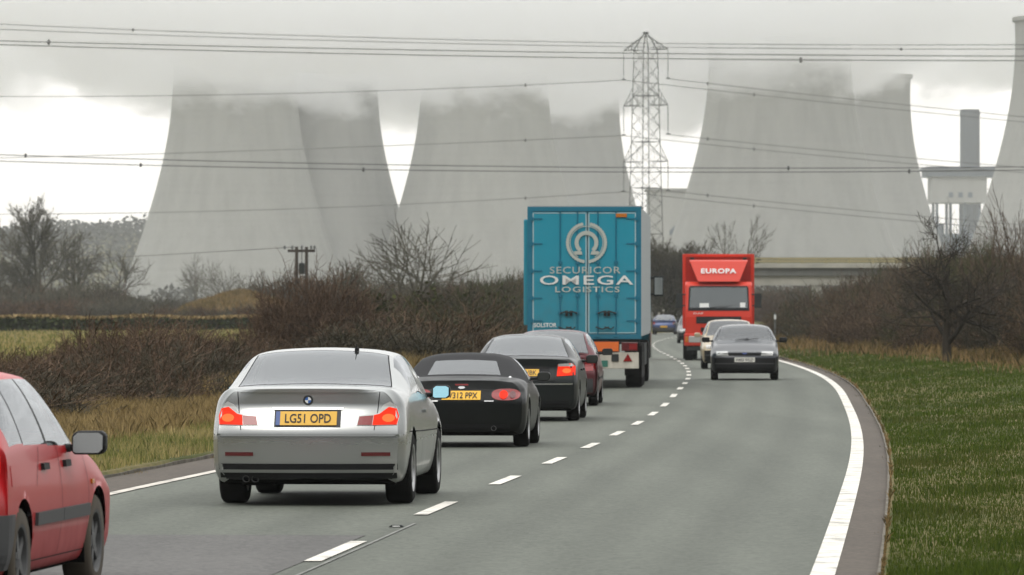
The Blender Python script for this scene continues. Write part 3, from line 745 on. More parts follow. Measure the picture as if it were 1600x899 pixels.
def bare_tree(seed, loc, H, rtrunk, label, cat='tree', group=None, mats=('bark', 'bark'), kids_n=(9, 6, 5, 4), trunk_part=.62, lean=(0, 0), stems=1, rmin=.012, ang=(28, 62), wander=.16, up=.07, sx=1.0, split=2, ratio=(.5, .78), ivy=0):
    g = np.random.default_rng(seed)
    t = empty('bare_tree', loc); tag(t, label, cat, group); out = []
    for s in range(stems):
        d = np.array([lean[0] + (g.normal() * .3 if stems > 1 else 0), lean[1] + (g.normal() * .3 if stems > 1 else 0), 1.0]); d /= np.linalg.norm(d)
        grow(g, np.array([g.normal() * .25 * (stems > 1), g.normal() * .25 * (stems > 1), -.2]), d, H * trunk_part, rtrunk, 0, len(kids_n), kids_n, out, wander=wander * .7 if stems == 1 else wander, up=up, rmin=rmin, ang=ang, ratio=ratio)
    zmax = np.percentile(np.concatenate([np.array(p)[:, 2] for _, p, _ in out]), 99.3); k = H / zmax
    def sc_(c): return [(np.array([q[0] * sx * k, q[1] * k, q[2] * k]) ) for q in c]
    chain_mesh('trunk', [(sc_(p), r) for l, p, r in out if l < split], M[mats[0]], t, 6)
    chain_mesh('crown', [(sc_(p), r) for l, p, r in out if l >= split], M[mats[1]], t, 3)
    if ivy:
        P = np.concatenate([np.array(sc_(p)) for l, p, r in out if l < 2]); c = P[g.integers(len(P), size=ivy)] + g.normal(size=(ivy, 3)) * .22
        leaf_quads('ivy', c, .09, M['ivy'], t, g)
    return t

def leaf_quads(name, c, size, mat, parent, g):
    n = len(c); a = g.normal(size=(n, 3)); a /= np.linalg.norm(a, axis=1, keepdims=True); b = np.cross(a, g.normal(size=(n, 3))); b /= np.linalg.norm(b, axis=1, keepdims=True)
    s = size * g.uniform(.5, 1.4, size=(n, 1)); a = a * s; b = b * s * .6
    v = np.stack([c - a, c - b, c + a, c + b], 1).reshape(-1, 3)
    return np_mesh(name, v, np.arange(4 * n).reshape(-1, 4), mat, parent)

def scrub_mesh(seed, W, Dp, H, n_stem, mat, rtw=.006, side=(4, 3), flat=.15, leaves=0, lmat=None):
    """a leafless thicket: many thin stems from a wide foot, each with side twigs. Returns an unlinked list of chains"""
    g = np.random.default_rng(seed); out = []
    for i in range(n_stem):
        a = g.uniform(0, 2 * math.pi); rr = math.sqrt(g.random()) * .42
        b = np.array([math.cos(a) * rr * W, math.sin(a) * rr * Dp, -.15])
        top = H * (1 - .55 * (rr / .42) ** 2) * g.uniform(.55, 1.0)
        d = np.array([math.cos(a) * rr * 1.1 + g.normal() * .22, math.sin(a) * rr * 1.1 + g.normal() * .22, 1.0]); d /= np.linalg.norm(d)
        grow(g, b, d, top, rtw * g.uniform(1.2, 2.2), 0, 2, side, out, wander=.24, up=.03, ang=(25, 75), ratio=(.35, .62), rmin=rtw)
    A = np.concatenate([np.array(p) for _, p, r in out]); k = np.array([W / 2 / np.percentile(np.abs(A[:, 0]), 95), Dp / 2 / np.percentile(np.abs(A[:, 1]), 95), H / np.percentile(A[:, 2], 97)])
    return [(np.array(p) * k, r) for _, p, r in out]

def make_scrub(seed, name, label, group, W, Dp, H, n_stem, mat, rtw, side=(5, 4), cat='bush'):
    o = chain_mesh(name, scrub_mesh(seed, W, Dp, H, n_stem, mat, rtw, side), M[mat], None, 3)
    tag(o, label, cat, group); return o

def place_copies(protos, spots, labels=None):
    """spots: (X, Y, rz, sx, sz); the first of each proto is moved, the rest are copies"""
    used = [False] * len(protos)
    for i, (X, Y, rz, sxy, sz) in enumerate(spots):
        k = i % len(protos); o = protos[k] if not used[k] else protos[k].copy()
        if used[k]: COL.objects.link(o)
        used[k] = True
        o.location = (X, Y, gz(X, Y) - .05); o.rotation_euler = (0, 0, rz); o.scale = (sxy, sxy, sz)
        if labels: o['label'] = labels(i)

g3 = np.random.default_rng(31)
def bearing(X, D): return 800 + X * FPX / D
def fit(X, D, H0, px, py):
    """height scale that makes the top of a bush follow the ragged skyline of its hedge"""
    y = float(np.interp(bearing(X, D), px, py))
    return max(.25, (hz(y, D) - gz(X, D)) / H0) * (g3.uniform(.62, 1.04) if g3.random() < .8 else g3.uniform(1.0, 1.16))
# --- low thorn hedge along the left verge, in front of the field
lab = 'low brown thorn bush in the tangled hedge left of the silver car'
pr = [make_scrub(40 + i, 'thorn_bush', lab, 'thorn bushes of the low left hedge', 3.4, 2.4, 1.5, 62, m_, .0075, (6, 4)) for i, m_ in enumerate(('twig_l', 'twig_b', 'twig_d', 'twig_l'))]
spots = []
for D in np.arange(76, 141, 2.3):
    for row in (0, 1):
        o = -13.4 + .9 * math.sin(D * .33) - row * 1.5 + g3.normal() * .35; s = g3.uniform(.8, 1.15)
        X = RX(D) + o; h = fit(X, D, 1.5, [-200, 50, 100, 150, 200, 300, 400, 480, 560], [585, 562, 545, 530, 512, 520, 518, 535, 560]) * (1 - .2 * (row == 0))
        spots.append((X, D + g3.normal() * .5, g3.uniform(0, 6.28), s, h))
place_copies(pr, spots)
# --- taller dark bushes further along the left verge
lab = 'tall dark leafless bush in the thicket between the silver car and the lorry'
pr = [make_scrub(60 + i, 'leafless_bush', lab, 'dark bushes of the left thicket', 5.0, 3.6, 2.9, 110, m_, .0125, (6, 5)) for i, m_ in enumerate(('twig_d', 'twig_b', 'twig_o', 'twig_l', 'twig_d'))]
spots = []
for D in np.arange(146, 410, 5.2):
    for row in (0, 1, 2):
        o = -12.2 + .8 * math.sin(D * .1) - row * 2.7 + g3.normal() * .6 + 2.0 * sstep(230, 330, D)
        s = g3.uniform(.85, 1.25); X = RX(D) + o
        if bearing(X - 2.7, D) < 440: continue
        h = fit(X, D, 2.9, [430, 470, 500, 560, 600, 700, 760, 830], [508, 490, 478, 482, 477, 466, 455, 448]) * (.72 + .14 * row)
        spots.append((X, D + g3.normal(), g3.uniform(0, 6.28), s, h))
place_copies(pr, spots)
# big round brown bush standing forward of the thicket
o = make_scrub(90, 'leafless_bush', 'broad light brown bush directly above the roof of the silver car', None, 3.9, 3.2, 2.0, 260, 'twig_l', .009, (7, 5)); X, Y = at(492, 172), 172
o.location = (X, Y, gz(X, Y))
# --- right hedge
lab = 'reddish brown leafless bush in the continuous hedge along the right verge'
pr = [make_scrub(120 + i, 'hedge_bush', lab, 'bushes of the right hedgerow', 5.0, 3.8, 3.2, 125, m_, .0105, (6, 5)) for i, m_ in enumerate(('twig_r', 'twig_d', 'twig_b', 'twig_o', 'twig_r'))]
line = [(16.6, 132), (17.2, 150), (17.2, 170), (16.4, 190), (14.9, 215), (13.8, 245), (14.3, 280), (16.2, 320), (20, 365), (25, 410), (33, 460)]
ly = [p[1] for p in line]; lxx = [p[0] for p in line]; spots = []
for Y in np.arange(134, 462, 4.6):
    for row in (0, 1, 2):
        X = float(np.interp(Y, ly, lxx)) + 1.5 + row * 2.6 + g3.normal() * .5
        h = fit(X, Y, 3.2, [1185, 1205, 1250, 1330, 1400, 1450, 1500, 1560, 1620, 1750], [470, 456, 446, 444, 441, 436, 425, 410, 395, 390]) * (.72 + .14 * row)
        spots.append((X, Y + g3.normal(), g3.uniform(0, 6.28), g3.uniform(.85, 1.25), h))
place_copies(pr, spots)
for (px, D, H, W, lb, sd) in ((1598, 230, 4.3, 4.0, 'tall thicket at the right edge of the photo, higher than the hedge', 131), (1462, 300, 4.0, 3, 'pale grey bush with fanned twigs rising in front of the bridge rail', 132), (1535, 260, 3.0, 4, 'bush with upright twigs between the dark tree and the right edge', 133)):
    o = make_scrub(sd, 'hedge_bush', lb, None, W, 4, H, 120, 'twig_r', .012, (7, 5)); X = at(px, D); o.location = (X, D, gz(X, D))

# --- single trees
def put(px, D, dz=0.0): X = at(px, D); return (X, D, gz(X, D) + dz)
bare_tree(5, put(1480, 172, -.05), 4.4, .17, 'dark leafless tree with a short trunk standing in front of the right hedge', mats=('bark', 'bark'), kids_n=(10, 7, 5, 4), trunk_part=.6, rmin=.010, ang=(35, 75), up=.03, sx=1.05, ratio=(.5, .75))
bare_tree(11, put(642, 300, -.2), 6.2, .15, 'leafless tree with long arching branches spread wide above the left thicket', mats=('bark_g', 'bark_g'), kids_n=(6, 5, 4), trunk_part=.5, rmin=.021, ang=(30, 60), up=.04, wander=.10, sx=1.25, stems=3, ratio=(.6, .85))
bare_tree(12, put(540, 310, -.2), 4.2, .08, 'thin upright bare sapling left of the arching tree', mats=('bark_g', 'bark_g'), kids_n=(7, 5, 4), rmin=.018, stems=3, ang=(20, 45))
GT = 'trees of the far left field edge'
bare_tree(21, put(66, 640), 13.8, .34, 'biggest bare tree on the left, with a rounded crown of fine twigs', mats=('bark_g', 'bark_g'), kids_n=(11, 7, 6, 5), rmin=.028, ang=(22, 52), sx=1.05, trunk_part=.6, ratio=(.5, .72), up=.06)
bare_tree(22, put(118, 655), 10.2, .28, 'bare tree leaning right against the biggest left tree', mats=('bark_g', 'bark_g'), kids_n=(9, 6, 6, 4), rmin=.028, lean=(.08, 0), trunk_part=.58, ratio=(.48, .7), up=.05)
bare_tree(23, put(12, 650), 7.2, .22, 'shorter bare tree at the left edge of the photo', mats=('bark_g', 'bark_g'), kids_n=(8, 7, 6, 4), rmin=.030, stems=2, trunk_part=.5, ratio=(.55, .8))
bare_tree(24, put(190, 640), 7.9, .16, 'small slender bare tree standing alone right of the big left trees', mats=('bark', 'bark_g'), kids_n=(10, 7, 5), rmin=.030, ang=(25, 60), trunk_part=.55, ratio=(.5, .75))
bare_tree(25, put(305, 1050), 12.0, .26, 'faint hazy tree in front of the leftmost tower, left one of two', mats=('bark_g', 'bark_g'), kids_n=(9, 6, 4), rmin=.04, ang=(28, 62), trunk_part=.5, ratio=(.6, .82))
bare_tree(26, put(352, 1060), 11.0, .26, 'faint hazy tree in front of the leftmost tower, right one of two', mats=('bark_g', 'bark_g'), kids_n=(8, 5, 4), rmin=.04, ang=(28, 62), stems=2, trunk_part=.5)
bare_tree(27, put(1131, 700), 12.2, .15, 'thin bare tree above the red lorry, left one of two', mats=('bark_g', 'bark_g'), kids_n=(9, 6, 4), rmin=.026, ang=(20, 42), trunk_part=.7, ratio=(.34, .52))
bare_tree(28, put(1165, 705), 13.0, .17, 'thin bare tree above the red lorry, right one of two', mats=('bark_g', 'bark_g'), kids_n=(10, 6, 4), rmin=.026, ang=(20, 45), trunk_part=.7, ratio=(.34, .55))
for (px, D, H, sd, lb) in ((1047, 462, 7.4, 33, 'dense ivy-grown tree behind the rear end of the blue lorry'), (1030, 470, 6.6, 34, 'dark bushy tree directly beside the pylon foot'), (1068, 480, 6.2, 35, 'lower ivy-grown tree touching the left side of the red lorry')):
    bare_tree(sd, put(px, D, -.2), H, .16, lb, mats=('bark_g', 'bark_g'), kids_n=(9, 7, 5, 4), rmin=.024, stems=3, ang=(25, 60), ivy=1500)
for (px, D, H, sd, lb) in ((585, 186, 2.3, 51, 'dark ivy-covered bush behind the roof of the black roadster'), (672, 214, 2.5, 52, 'dark green ivy-grown bush beside the white marker disc'), (760, 262, 3.0, 53, 'ivy-grown bush close to the left edge of the blue lorry')):
    bare_tree(sd, put(px, D, -.2), H, .08, lb, 'bush', None, ('twig_d', 'twig_d'), (9, 7, 5), rmin=.010, stems=4, ang=(30, 70), ivy=2600, sx=1.2)
# --- scrub belt below the left trees
lab = 'grey hazy bush in the scrub belt beneath the far left trees'
pr = [make_scrub(150 + i, 'scrub_bush', lab, 'bushes of the far scrub belt', 9, 6, 4.6, 120, m_, .026, (6, 5)) for i, m_ in enumerate(('twig_d', 'twig_l', 'bark_g'))]
spots = []
for px in np.arange(-40, 500, 13.0):
    D = 560 + 40 * g3.random(); X = at(px, D)
    spots.append((X, D, g3.uniform(0, 6.28), g3.uniform(.75, 1.1), g3.uniform(.36, .56) * (1.0 if px < 240 else .72)))
for px in np.arange(-20, 170, 14.0):
    D = 625 + 20 * g3.random(); spots.append((at(px, D), D, g3.uniform(0, 6.28), 1.1, g3.uniform(.5, .8)))
for px in np.arange(420, 860, 15.0):
    D = 520 + 60 * g3.random(); spots.append((at(px, D), D, g3.uniform(0, 6.28), 1.0, g3.uniform(.6, .8)))
for px in np.arange(1180, 1640, 18.0):
    D = 610 + 60 * g3.random(); spots.append((at(px, D), D, g3.uniform(0, 6.28), 1.0, g3.uniform(.7, .9)))
for px in np.arange(268, 470, 17.0):
    D = 446 + 10 * g3.random(); spots.append((at(px, D), D, g3.uniform(0, 6.28), .45, g3.uniform(.22, .34)))
place_copies(pr, spots)

# --- clipped field hedge
def hedge_box(name, x0, x1, D, y0, y1, th, n, label):
    g = np.random.default_rng(77); X0, X1 = at(x0, D), at(x1, D); zb_, zt_ = hz(y0, D), hz(y1, D)
    e = empty(name, ((X0 + X1) / 2, D, zb_)); tag(e, label, 'hedge'); L = X1 - X0; Hh = zt_ - zb_
    c = np.stack([g.uniform(-L/2, L/2, n), g.uniform(0, th, n), g.uniform(-.5, Hh, n) ], 1); c[:, 2] += .06 * np.sin(c[:, 0] * .9)
    leaf_quads('foliage', c, .13, M['clip'], e, g)
    MB().box(-L/2, L/2, .15, th - .1, -.6, Hh - .12).build('core', M['wood_far'], e)
    g2 = g.uniform(-L/2, L/2, (n // 5, 1)); c2 = np.concatenate([g2, g.uniform(0, th, (n//5, 1)), Hh + .06 * np.sin(g2 * .9) + g.uniform(-.03, .12, (n//5, 1))], 1)
    leaf_quads('top_growth', c2, .11, M['straw'], e, g)
hedge_box('clipped_hedge', -60, 418, 350, 522, 497, 1.4, 26000, 'long low clipped green hedge across the left field')

# --- woods too far off to count
g = np.random.default_rng(5); n = 44000
X = g.uniform(-760, -110, n); Y = g.uniform(3040, 3420, n)
top = np.array([2.5 + ridge(x) * math.sin(math.pi / 2 * clamp((y - 3000) / 77.8 / 5)) for x, y in zip(X, Y)])
lump = 7 + 2 * np.sin(X * .11 + Y * .03) + 1.6 * np.sin(X * .31) * np.sin(Y * .09) + 1.2 * np.sin(X * .77 + Y * .2)
Z = top - 1 + g.random(n) * np.maximum(2, lump)
o = leaf_quads('distant_wood', np.stack([X, Y, Z], 1), 1.5, M['wood_far'], None, g); tag(o, 'hazy far-off wood along the ridge on the left horizon', 'wood', None, 'stuff')
# low growth at the foot of the power station
n = 22000; X = g.uniform(-330, 420, n); Y = g.uniform(1900, 2080, n); Z = 2 + g.random(n) ** .7 * (7 + 4 * np.sin(X * .09) + 3 * np.sin(X * .31))
o = leaf_quads('distant_wood', np.stack([X, Y, Z], 1), 1.5, M['wood_far'], None, g); tag(o, 'hazy belt of low trees along the feet of the cooling towers', 'wood', None, 'stuff')

# ================================================================== grass
def blades(name, n, osamp, D0, D1, hh, ww, mat, label, dens=None, lean=.5, seed=3):
    g = np.random.default_rng(seed)
    u = g.random(n); D = 1 / (1 / D0 + (1 / D1 - 1 / D0) * u); o = osamp(g, n, D)
    X = np.interp(D, _dd, _rx) + o; Z = np.array([gz(x, d) for x, d in zip(X, D)])
    k = np.clip(D / 60, .8, 3.0); h = hh * g.uniform(.45, 1.35, n) * (.7 + .3 * k); wd = ww * k * g.uniform(.6, 1.4, n)
    if dens is not None: h = h * dens(o, D)
    a = g.uniform(0, 2 * math.pi, n); la = g.uniform(0, 2 * math.pi, n); ln = lean * h * g.random(n)
    dx, dy = np.cos(a) * wd, np.sin(a) * wd
    b0 = np.stack([X - dx, D - dy, Z - .02], 1); b1 = np.stack([X + dx, D + dy, Z - .02], 1)
    m1 = np.stack([X + dx * .6 + np.cos(la) * ln * .4, D + dy * .6 + np.sin(la) * ln * .4, Z + h * .6], 1); m0 = np.stack([X - dx * .6 + np.cos(la) * ln * .4, D - dy * .6 + np.sin(la) * ln * .4, Z + h * .6], 1)
    t = np.stack([X + np.cos(la) * ln, D + np.sin(la) * ln, Z + h], 1)
    v = np.stack([b0, b1, m1, t, m0], 1).reshape(-1, 3)
    o_ = np_mesh(name, v, np.arange(5 * n).reshape(-1, 5), mat); tag(o_, label, 'grass', None, 'stuff'); return o_
blades('verge_grass', 240000, lambda g, n, D: .42 + np.abs(g.normal(size=n)) ** 1.0 * 4.2, 30, 330, .052, .0048, M['grass_r'], 'short mossy green grass of the right verge', dens=lambda o, D: .6 + .9 * np.clip(np.sin(o * 2.3 + D * .35) * np.sin(D * .8 - o) + .2 * np.sin(o * 7 + D * 2.1), 0, 1) + .25 * np.clip((o - 3) / 5, 0, 1), seed=3)
blades('verge_grass', 150000, lambda g, n, D: -7.72 - g.random(n) ** 1.2 * 7.5, 42, 330, .10, .0045, M['grass_l'], 'yellowish green grass of the left verge', seed=4)
blades('tall_grass', 80000, lambda g, n, D: -9.0 - g.random(n) * 3.6 + 2.2 * np.clip((D - 230) / 100, 0, 1), 60, 330, .42, .0042, M['straw'], 'tall straw-coloured grass at the foot of the left bushes', dens=lambda o, D: .42 + .58 * np.clip((D - 105) / 50, 0, 1) * (.75 + .25 * np.sin(D * .9 + o)), seed=5, lean=.8)
blades('edge_weeds', 7000, lambda g, n, D: .40 - np.abs(g.normal(size=n)) * .05, 32, 200, .05, .006, M['straw_r'], 'dead grass and weeds spilling over the right kerb edge', dens=lambda o, D: np.clip(np.sin(D * 1.9) + np.sin(D * .77), 0.05, 1.2), seed=12, lean=1.2)
blades('edge_weeds', 7000, lambda g, n, D: -7.62 + np.abs(g.normal(size=n)) * .07, 42, 200, .06, .006, M['straw'], 'dead grass and weeds spilling over the left kerb edge', dens=lambda o, D: np.clip(np.sin(D * 1.7) + np.sin(D * .67), 0.05, 1.2), seed=13, lean=1.2)
def right_edge(g, n, D):
    return np.interp(D, ly, lxx) - np.interp(D, _dd, _rx) + .8 - np.abs(g.normal(size=n)) * 1.7
blades('tall_grass', 45000, right_edge, 128, 400, .24, .006, M['straw_r'], 'straw-coloured grass along the foot of the right hedge', dens=lambda o, D: .45 + .75 * np.clip(np.sin(D * .37) * np.sin(o * 1.3 + D * .11) + .35, 0, 1), seed=6, lean=.8)
blades('field_grass', 50000, lambda g, n, D: -15 - g.random(n) * 26, 100, 345, .10, .009, M['grass_l'], 'rough green and straw field grass behind the low left hedge', seed=8)

g = np.random.default_rng(91); n = 16000; X = g.uniform(at(262, 480), at(490, 480), n); Y = g.uniform(463, 490, n)
a_ = np.sin(np.pi * np.clip((X - at(250, 480)) / (at(500, 480) - at(250, 480)), 0, 1)) ** .8; b_ = np.sin(np.pi * np.clip((Y - 462) / 40, 0, 1)) ** .7
Z = np.array([gz(x, y) for x, y in zip(X, Y)]) - .3 + a_ * b_ * 2.9 + .12 * np.sin(X * 1.3) * b_
hh = g.uniform(.1, .5, n); dx = g.normal(size=n) * .03; ln = g.normal(size=(n, 2)) * .12
o = np_mesh('mound_grass', np.stack([np.stack([X - .025, Y, Z - .03], 1), np.stack([X + .025, Y + dx, Z - .03], 1), np.stack([X + ln[:, 0], Y + ln[:, 1], Z + hh], 1)], 1).reshape(-1, 3), np.arange(3 * n).reshape(-1, 3), M['straw_r'])
tag(o, 'dry tufted grass over the straw-coloured mound', 'grass', None, 'stuff')

# ================================================================== roadside sign and posts
D = 235; t = empty('road_sign', put(780, D), .1); tag(t, 'small dark back of a road sign on a post beside the blue lorry', 'road sign')
zt = hz(484, D) - t.location.z
MB().tube([(0, 0, -.2), (0, 0, zt)], .035, 8).build('post', M['steel'], t)
MB().prism([(-.2, zt - .55), (.2, zt - .55), (.2, zt - .02), (-.2, zt - .02)], 'y', -.05, -.03).build('panel', M['t_black'], t, bevel=.01)
D = 215; t = empty('marker_post', put(718, D), 0); tag(t, 'thin post with a white marker disc in front of the left thicket', 'marker post')
zt = hz(499, D) - t.location.z
MB().tube([(0, 0, -.2), (0, 0, zt)], .02, 6).build('post', M['t_black'], t)
MB().lathe([(0, -.03), (.09, -.03), (.10, 0), (.09, .02), (0, .02)], 14, 'y', (0, -.04, zt)).build('reflector', M['white'], t)
D = 262; t = empty('marker_post', put(1211, D), 0); tag(t, 'slim grey marker post against the right hedge beside the grey hatchback', 'marker post')
MB().tube([(0, 0, -.2), (0, 0, 1.5)], .045, 8).build('post', M['steel'], t)
MB().box(-.05, .05, -.055, -.047, 1.2, 1.4).build('reflector', M['white'], t)
# ================================================================== car bodies
def pchip(A, q):
    """monotone cubic through rows of A (uniform spacing), sampled at q"""
    A = np.asarray(A, float); n = len(A); d = A[1:] - A[:-1]
    m = np.zeros_like(A)
    a, b = d[:-1], d[1:]; same = (a * b) > 0
    m[1:-1] = np.where(same, 2 * a * b / np.where(same, a + b, 1), 0)
    m[0] = d[0] * 1.0; m[-1] = d[-1] * 1.0
    i = np.clip(np.floor(q).astype(int), 0, n - 2); t = (q - i).reshape((-1,) + (1,) * (A.ndim - 1))
    h00 = 2*t**3 - 3*t**2 + 1; h10 = t**3 - 2*t**2 + t; h01 = -2*t**3 + 3*t**2; h11 = t**3 - t**2
    return h00 * A[i] + h10 * m[i] + h01 * A[i + 1] + h11 * m[i + 1]

def car_net(P):
    W, zb, H = P['W'], P['zb'], P['H']; ro, L2 = P['ro'], P['wb'] + P['fo']
    zd, yd = P['zd'], P['yd']; zp = P.get('zbump', .60); rw = P['railw']
    (y2, z2), y3, y5, (y6, z6) = P['rw0'], P['rw1'], P['ws1'], P['ws0']
    br, bf = P['belt']; zn = P['zn']; zc = P.get('rail_drop', .065)
    tum = P.get('tumble', 0.0)
    def low(y, w=0.0): return [(0, y, zb), (W - .10 - w, y, zb), (W - .02 - w, y, zb + .16), (W - w, y, zp)]
    def belt(y): t = clamp((y - y2) / (y6 - y2)); return br + (bf - br) * t
    S = []
    S.append([(0, -ro + .03, zb + .04), (W - .17, -ro + .12, zb + .04), (W - .075, -ro + .07, zb + .17), (W - .065, -ro + .055, zp), (W - .10, (-ro + yd) / 2 + .11, zd - .15 - P.get('tl', 0)),
              (W - .215 - tum, yd + .06, zd - .02), (W * .5, yd + .015, zd), (0, yd, zd + .004)])
    S.append([(0, -ro + .2, zb), (W - .10, -ro + .25, zb), (W - .012, -ro + .25, zb + .16), (W - .004, -ro + .25, zp), (W - .03, (-ro + yd) / 2 + .29, zd - .13 - P.get('tl', 0)),
              (W - .17 - tum, yd + P.get('lip', .16), zd + .005 + P.get('rise1', 0)), (W * .5, yd + P.get('lip', .16), zd + .02 + P.get('rise1', 0)), (0, yd + P.get('lip', .16), zd + .025 + P.get('rise1', 0))])
    S.append(low(y2) + [(W - .025, y2 + .06, br), (W - .16 - tum, y2, z2), (W * .5, y2 - .05, z2 + .02), (0, y2 - .08, z2 + .028)])
    S.append(low(y3) + [(W - .025, y3 - .12, belt(y3)), (rw, y3, H - zc - P.get('rd', .015)), (rw * .55, y3 - .01, H - .03), (0, y3 - .02, H - .018)])
    ym = (y3 + y5) / 2
    S.append(low(ym) + [(W - .025, ym, belt(ym)), (rw + .015, ym, H - zc), (rw * .57, ym, H - .012), (0, ym, H)])
    S.append(low(y5 + .2) + [(W - .028, y5 + .25, belt(y5 + .25)), (rw, y5, H - zc - .01), (rw * .55, y5 + .06, H - .035), (0, y5 + .08, H - .028)])
    S.append(low(y6 - .02) + [(W - .035, y6 - .02, bf), (W - .14, y6 - .02, z6 - .01), (W * .5, y6 + .10, z6 + .012), (0, y6 + .14, z6 + .018)])
    yh = P['wb'] + .1; k = .45
    S.append(low(yh) + [(W - .04, yh, bf * (1 - k) + (zn - .05) * k - .0), (W - .15, yh, z6 * (1 - k) + zn * k), (W * .5, yh, z6 * (1 - k) + zn * k + .025), (0, yh, z6 * (1 - k) + zn * k + .03)])
    yn = L2 - .26
    S.append([(0, yn, zb), (W - .11, yn, zb), (W - .03, yn, zb + .15), (W - .02, yn, zp - .04), (W - .05, yn, zn - .07), (W - .15, yn, zn - .01), (W * .5, yn + .02, zn + .012), (0, yn + .02, zn + .015)])
    S.append([(0, L2 - .01, zb + .05), (W - .2, L2 - .13, zb + .05), (W - .12, L2 - .10, zb + .16), (W - .11, L2 - .09, zp - .06), (W - .13, L2 - .11, zn - .11), (W - .22, L2 - .10, zn - .05), (W * .5, L2 - .06, zn - .04), (0, L2 - .05, zn - .04)])
    net = [st + [(-x, y, z) for (x, y, z) in st[-2::-1]] for st in S]
    return np.array(net)

class Body: pass
def shell(P, regions, cell=.05):
    net = car_net(P); nU, nV = net.shape[:2]
    us = set(range(nU)); vs_ = set(range(nV))
    for (_, u0, u1, v0, v1) in regions: us |= {u0, u1}; vs_ |= {v0, v1, nV - 1 - v0, nV - 1 - v1}
    us = sorted(us); vs_ = sorted(vs_)
    def dens(br, pts, lo):
        out = []
        for a, b in zip(br[:-1], br[1:]):
            p = max(lo, int(math.ceil(pts(a, b) / cell))); out += [a + (b - a) * i / p for i in range(p)]
        return np.array(out + [br[-1]])
    lenU = lambda a, b: (b - a) * np.linalg.norm(net[min(int(a) + 1, nU - 1)] - net[int(a)], axis=1).max()
    lenV = lambda a, b: (b - a) * np.linalg.norm(net[:, min(int(a) + 1, nV - 1)] - net[:, int(a)], axis=1).max()
    U = dens(us, lenU, 1); V = dens(vs_, lenV, 2)
    G = pchip(net, U)                                   # stations first (nu, nV, 3)
    G = pchip(G.transpose(1, 0, 2), V).transpose(1, 0, 2)
    nu, nv = len(U), len(V)
    # wheel openings
    Rw = P['rw'] + P.get('arch', .055); drop = np.zeros((nu - 1, nv - 1), bool)
    side = ((V > .95) & (V < 4.3)) | ((V > nV - 1 - 4.3) & (V < nV - 1 - .95))
    for ya in (0.0, P['wb']):
        dy = G[..., 1] - ya; dz = G[..., 2] - P['rw']; d = np.hypot(dy, dz)
        near = (np.abs(d - Rw) < cell * .62) & side[None, :]
        k = np.where(near, Rw / np.maximum(d, 1e-6), 1)
        G[..., 1] = ya + dy * k; G[..., 2] = P['rw'] + dz * k
        c = (G[1:, 1:] + G[:-1, 1:] + G[1:, :-1] + G[:-1, :-1]) / 4
        sm = (side[1:] & side[:-1])[None, :] | ((V[1:] <= 1.0) | (V[:-1] >= nV - 2))[None, :] & (np.abs(c[..., 0]) > P['W'] - .30)
        drop |= (np.hypot(c[..., 1] - ya, c[..., 2] - P['rw']) < Rw * .985) & sm
    B = Body(); B.P = P; B.verts = [tuple(p) for p in G.reshape(-1, 3)]
    B.groups = {}; allf = []
    for i in range(nu - 1):
        um = (U[i] + U[i+1]) / 2
        for j in range(nv - 1):
            if drop[i, j]: continue
            vm = (V[j] + V[j+1]) / 2; key = 'body'
            for (nm, u0, u1, v0, v1) in regions:
                if u0 < um < u1 and (v0 < vm < v1 or nV - 1 - v1 < vm < nV - 1 - v0):
                    key = nm if not nm.endswith('*') else nm[:-1] + ('R' if vm < (nV - 1) / 2 else 'L'); break
            if key == 'body' and (vm < 1 or vm > nV - 2): key = 'underbody'
            f = (i*nv+j, i*nv+j+1, (i+1)*nv+j+1, (i+1)*nv+j)
            B.groups.setdefault(key, []).append(f); allf.append(f)
    # end caps (Coons patches)
    rows = [j for j in range(nv) if 1 <= V[j] <= 5]; cols = [j for j in range(nv) if 5 <= V[j] <= nV - 6]
    for i in (0, nu - 1):
        A = G[i]; r0, l0 = A[rows[0]], A[nv - 1 - rows[0]]; mid = A[0] if V[0] == 0 else r0
        xs = np.array([A[c][0] for c in cols]); s = (xs[0] - xs) / (xs[0] - xs[-1])
        base = len(B.verts); nr, nc = len(rows), len(cols)
        zr = np.array([A[r][2] for r in rows]); tt = (zr - zr[0]) / (zr[-1] - zr[0])
        for a, r in enumerate(rows):
            for b, c in enumerate(cols):
                bot = r0 * (1 - s[b]) + l0 * s[b]; bot = bot + np.array([0, (mid[1] - r0[1]) * (1 - (2*s[b] - 1) ** 2), 0])
                lin = A[r] * (1 - s[b]) + A[nv - 1 - r] * s[b]
                t = tt[a]; vert = bot * (1 - t) + A[c] * t
                cor = (r0 * (1 - s[b]) + l0 * s[b]) * (1 - t) + (A[cols[0]] * (1 - s[b]) + A[cols[-1]] * s[b]) * t
                B.verts.append(tuple(lin + vert - cor))
        for a in range(nr - 1):
            for b in range(nc - 1):
                f = (base + a*nc + b, base + a*nc + b+1, base + (a+1)*nc + b+1, base + (a+1)*nc + b)
                B.groups['body'].append(f); allf.append(f)
    B.bvh = BVHTree.FromPolygons([Vector(v) for v in B.verts], allf)
    return B

def part_from(B, key, name, mats, parent, smooth=True):
    fs = B.groups.get(key)
    if not fs: return None
    idx = sorted({i for f in fs for i in f}); mp = {a: b for b, a in enumerate(idx)}
    me = bpy.data.meshes.new(name); me.from_pydata([B.verts[i] for i in idx], [], [tuple(mp[i] for i in f) for f in fs])
    me.materials.append(mats); bm = bmesh.new(); bm.from_mesh(me)
    bmesh.ops.remove_doubles(bm, verts=bm.verts, dist=2e-4); bmesh.ops.recalc_face_normals(bm, faces=bm.faces)
    bm.to_mesh(me); bm.free(); me.polygons.foreach_set('use_smooth', [smooth] * len(me.polygons)); me.update()
    return link_mesh(name, me, parent)

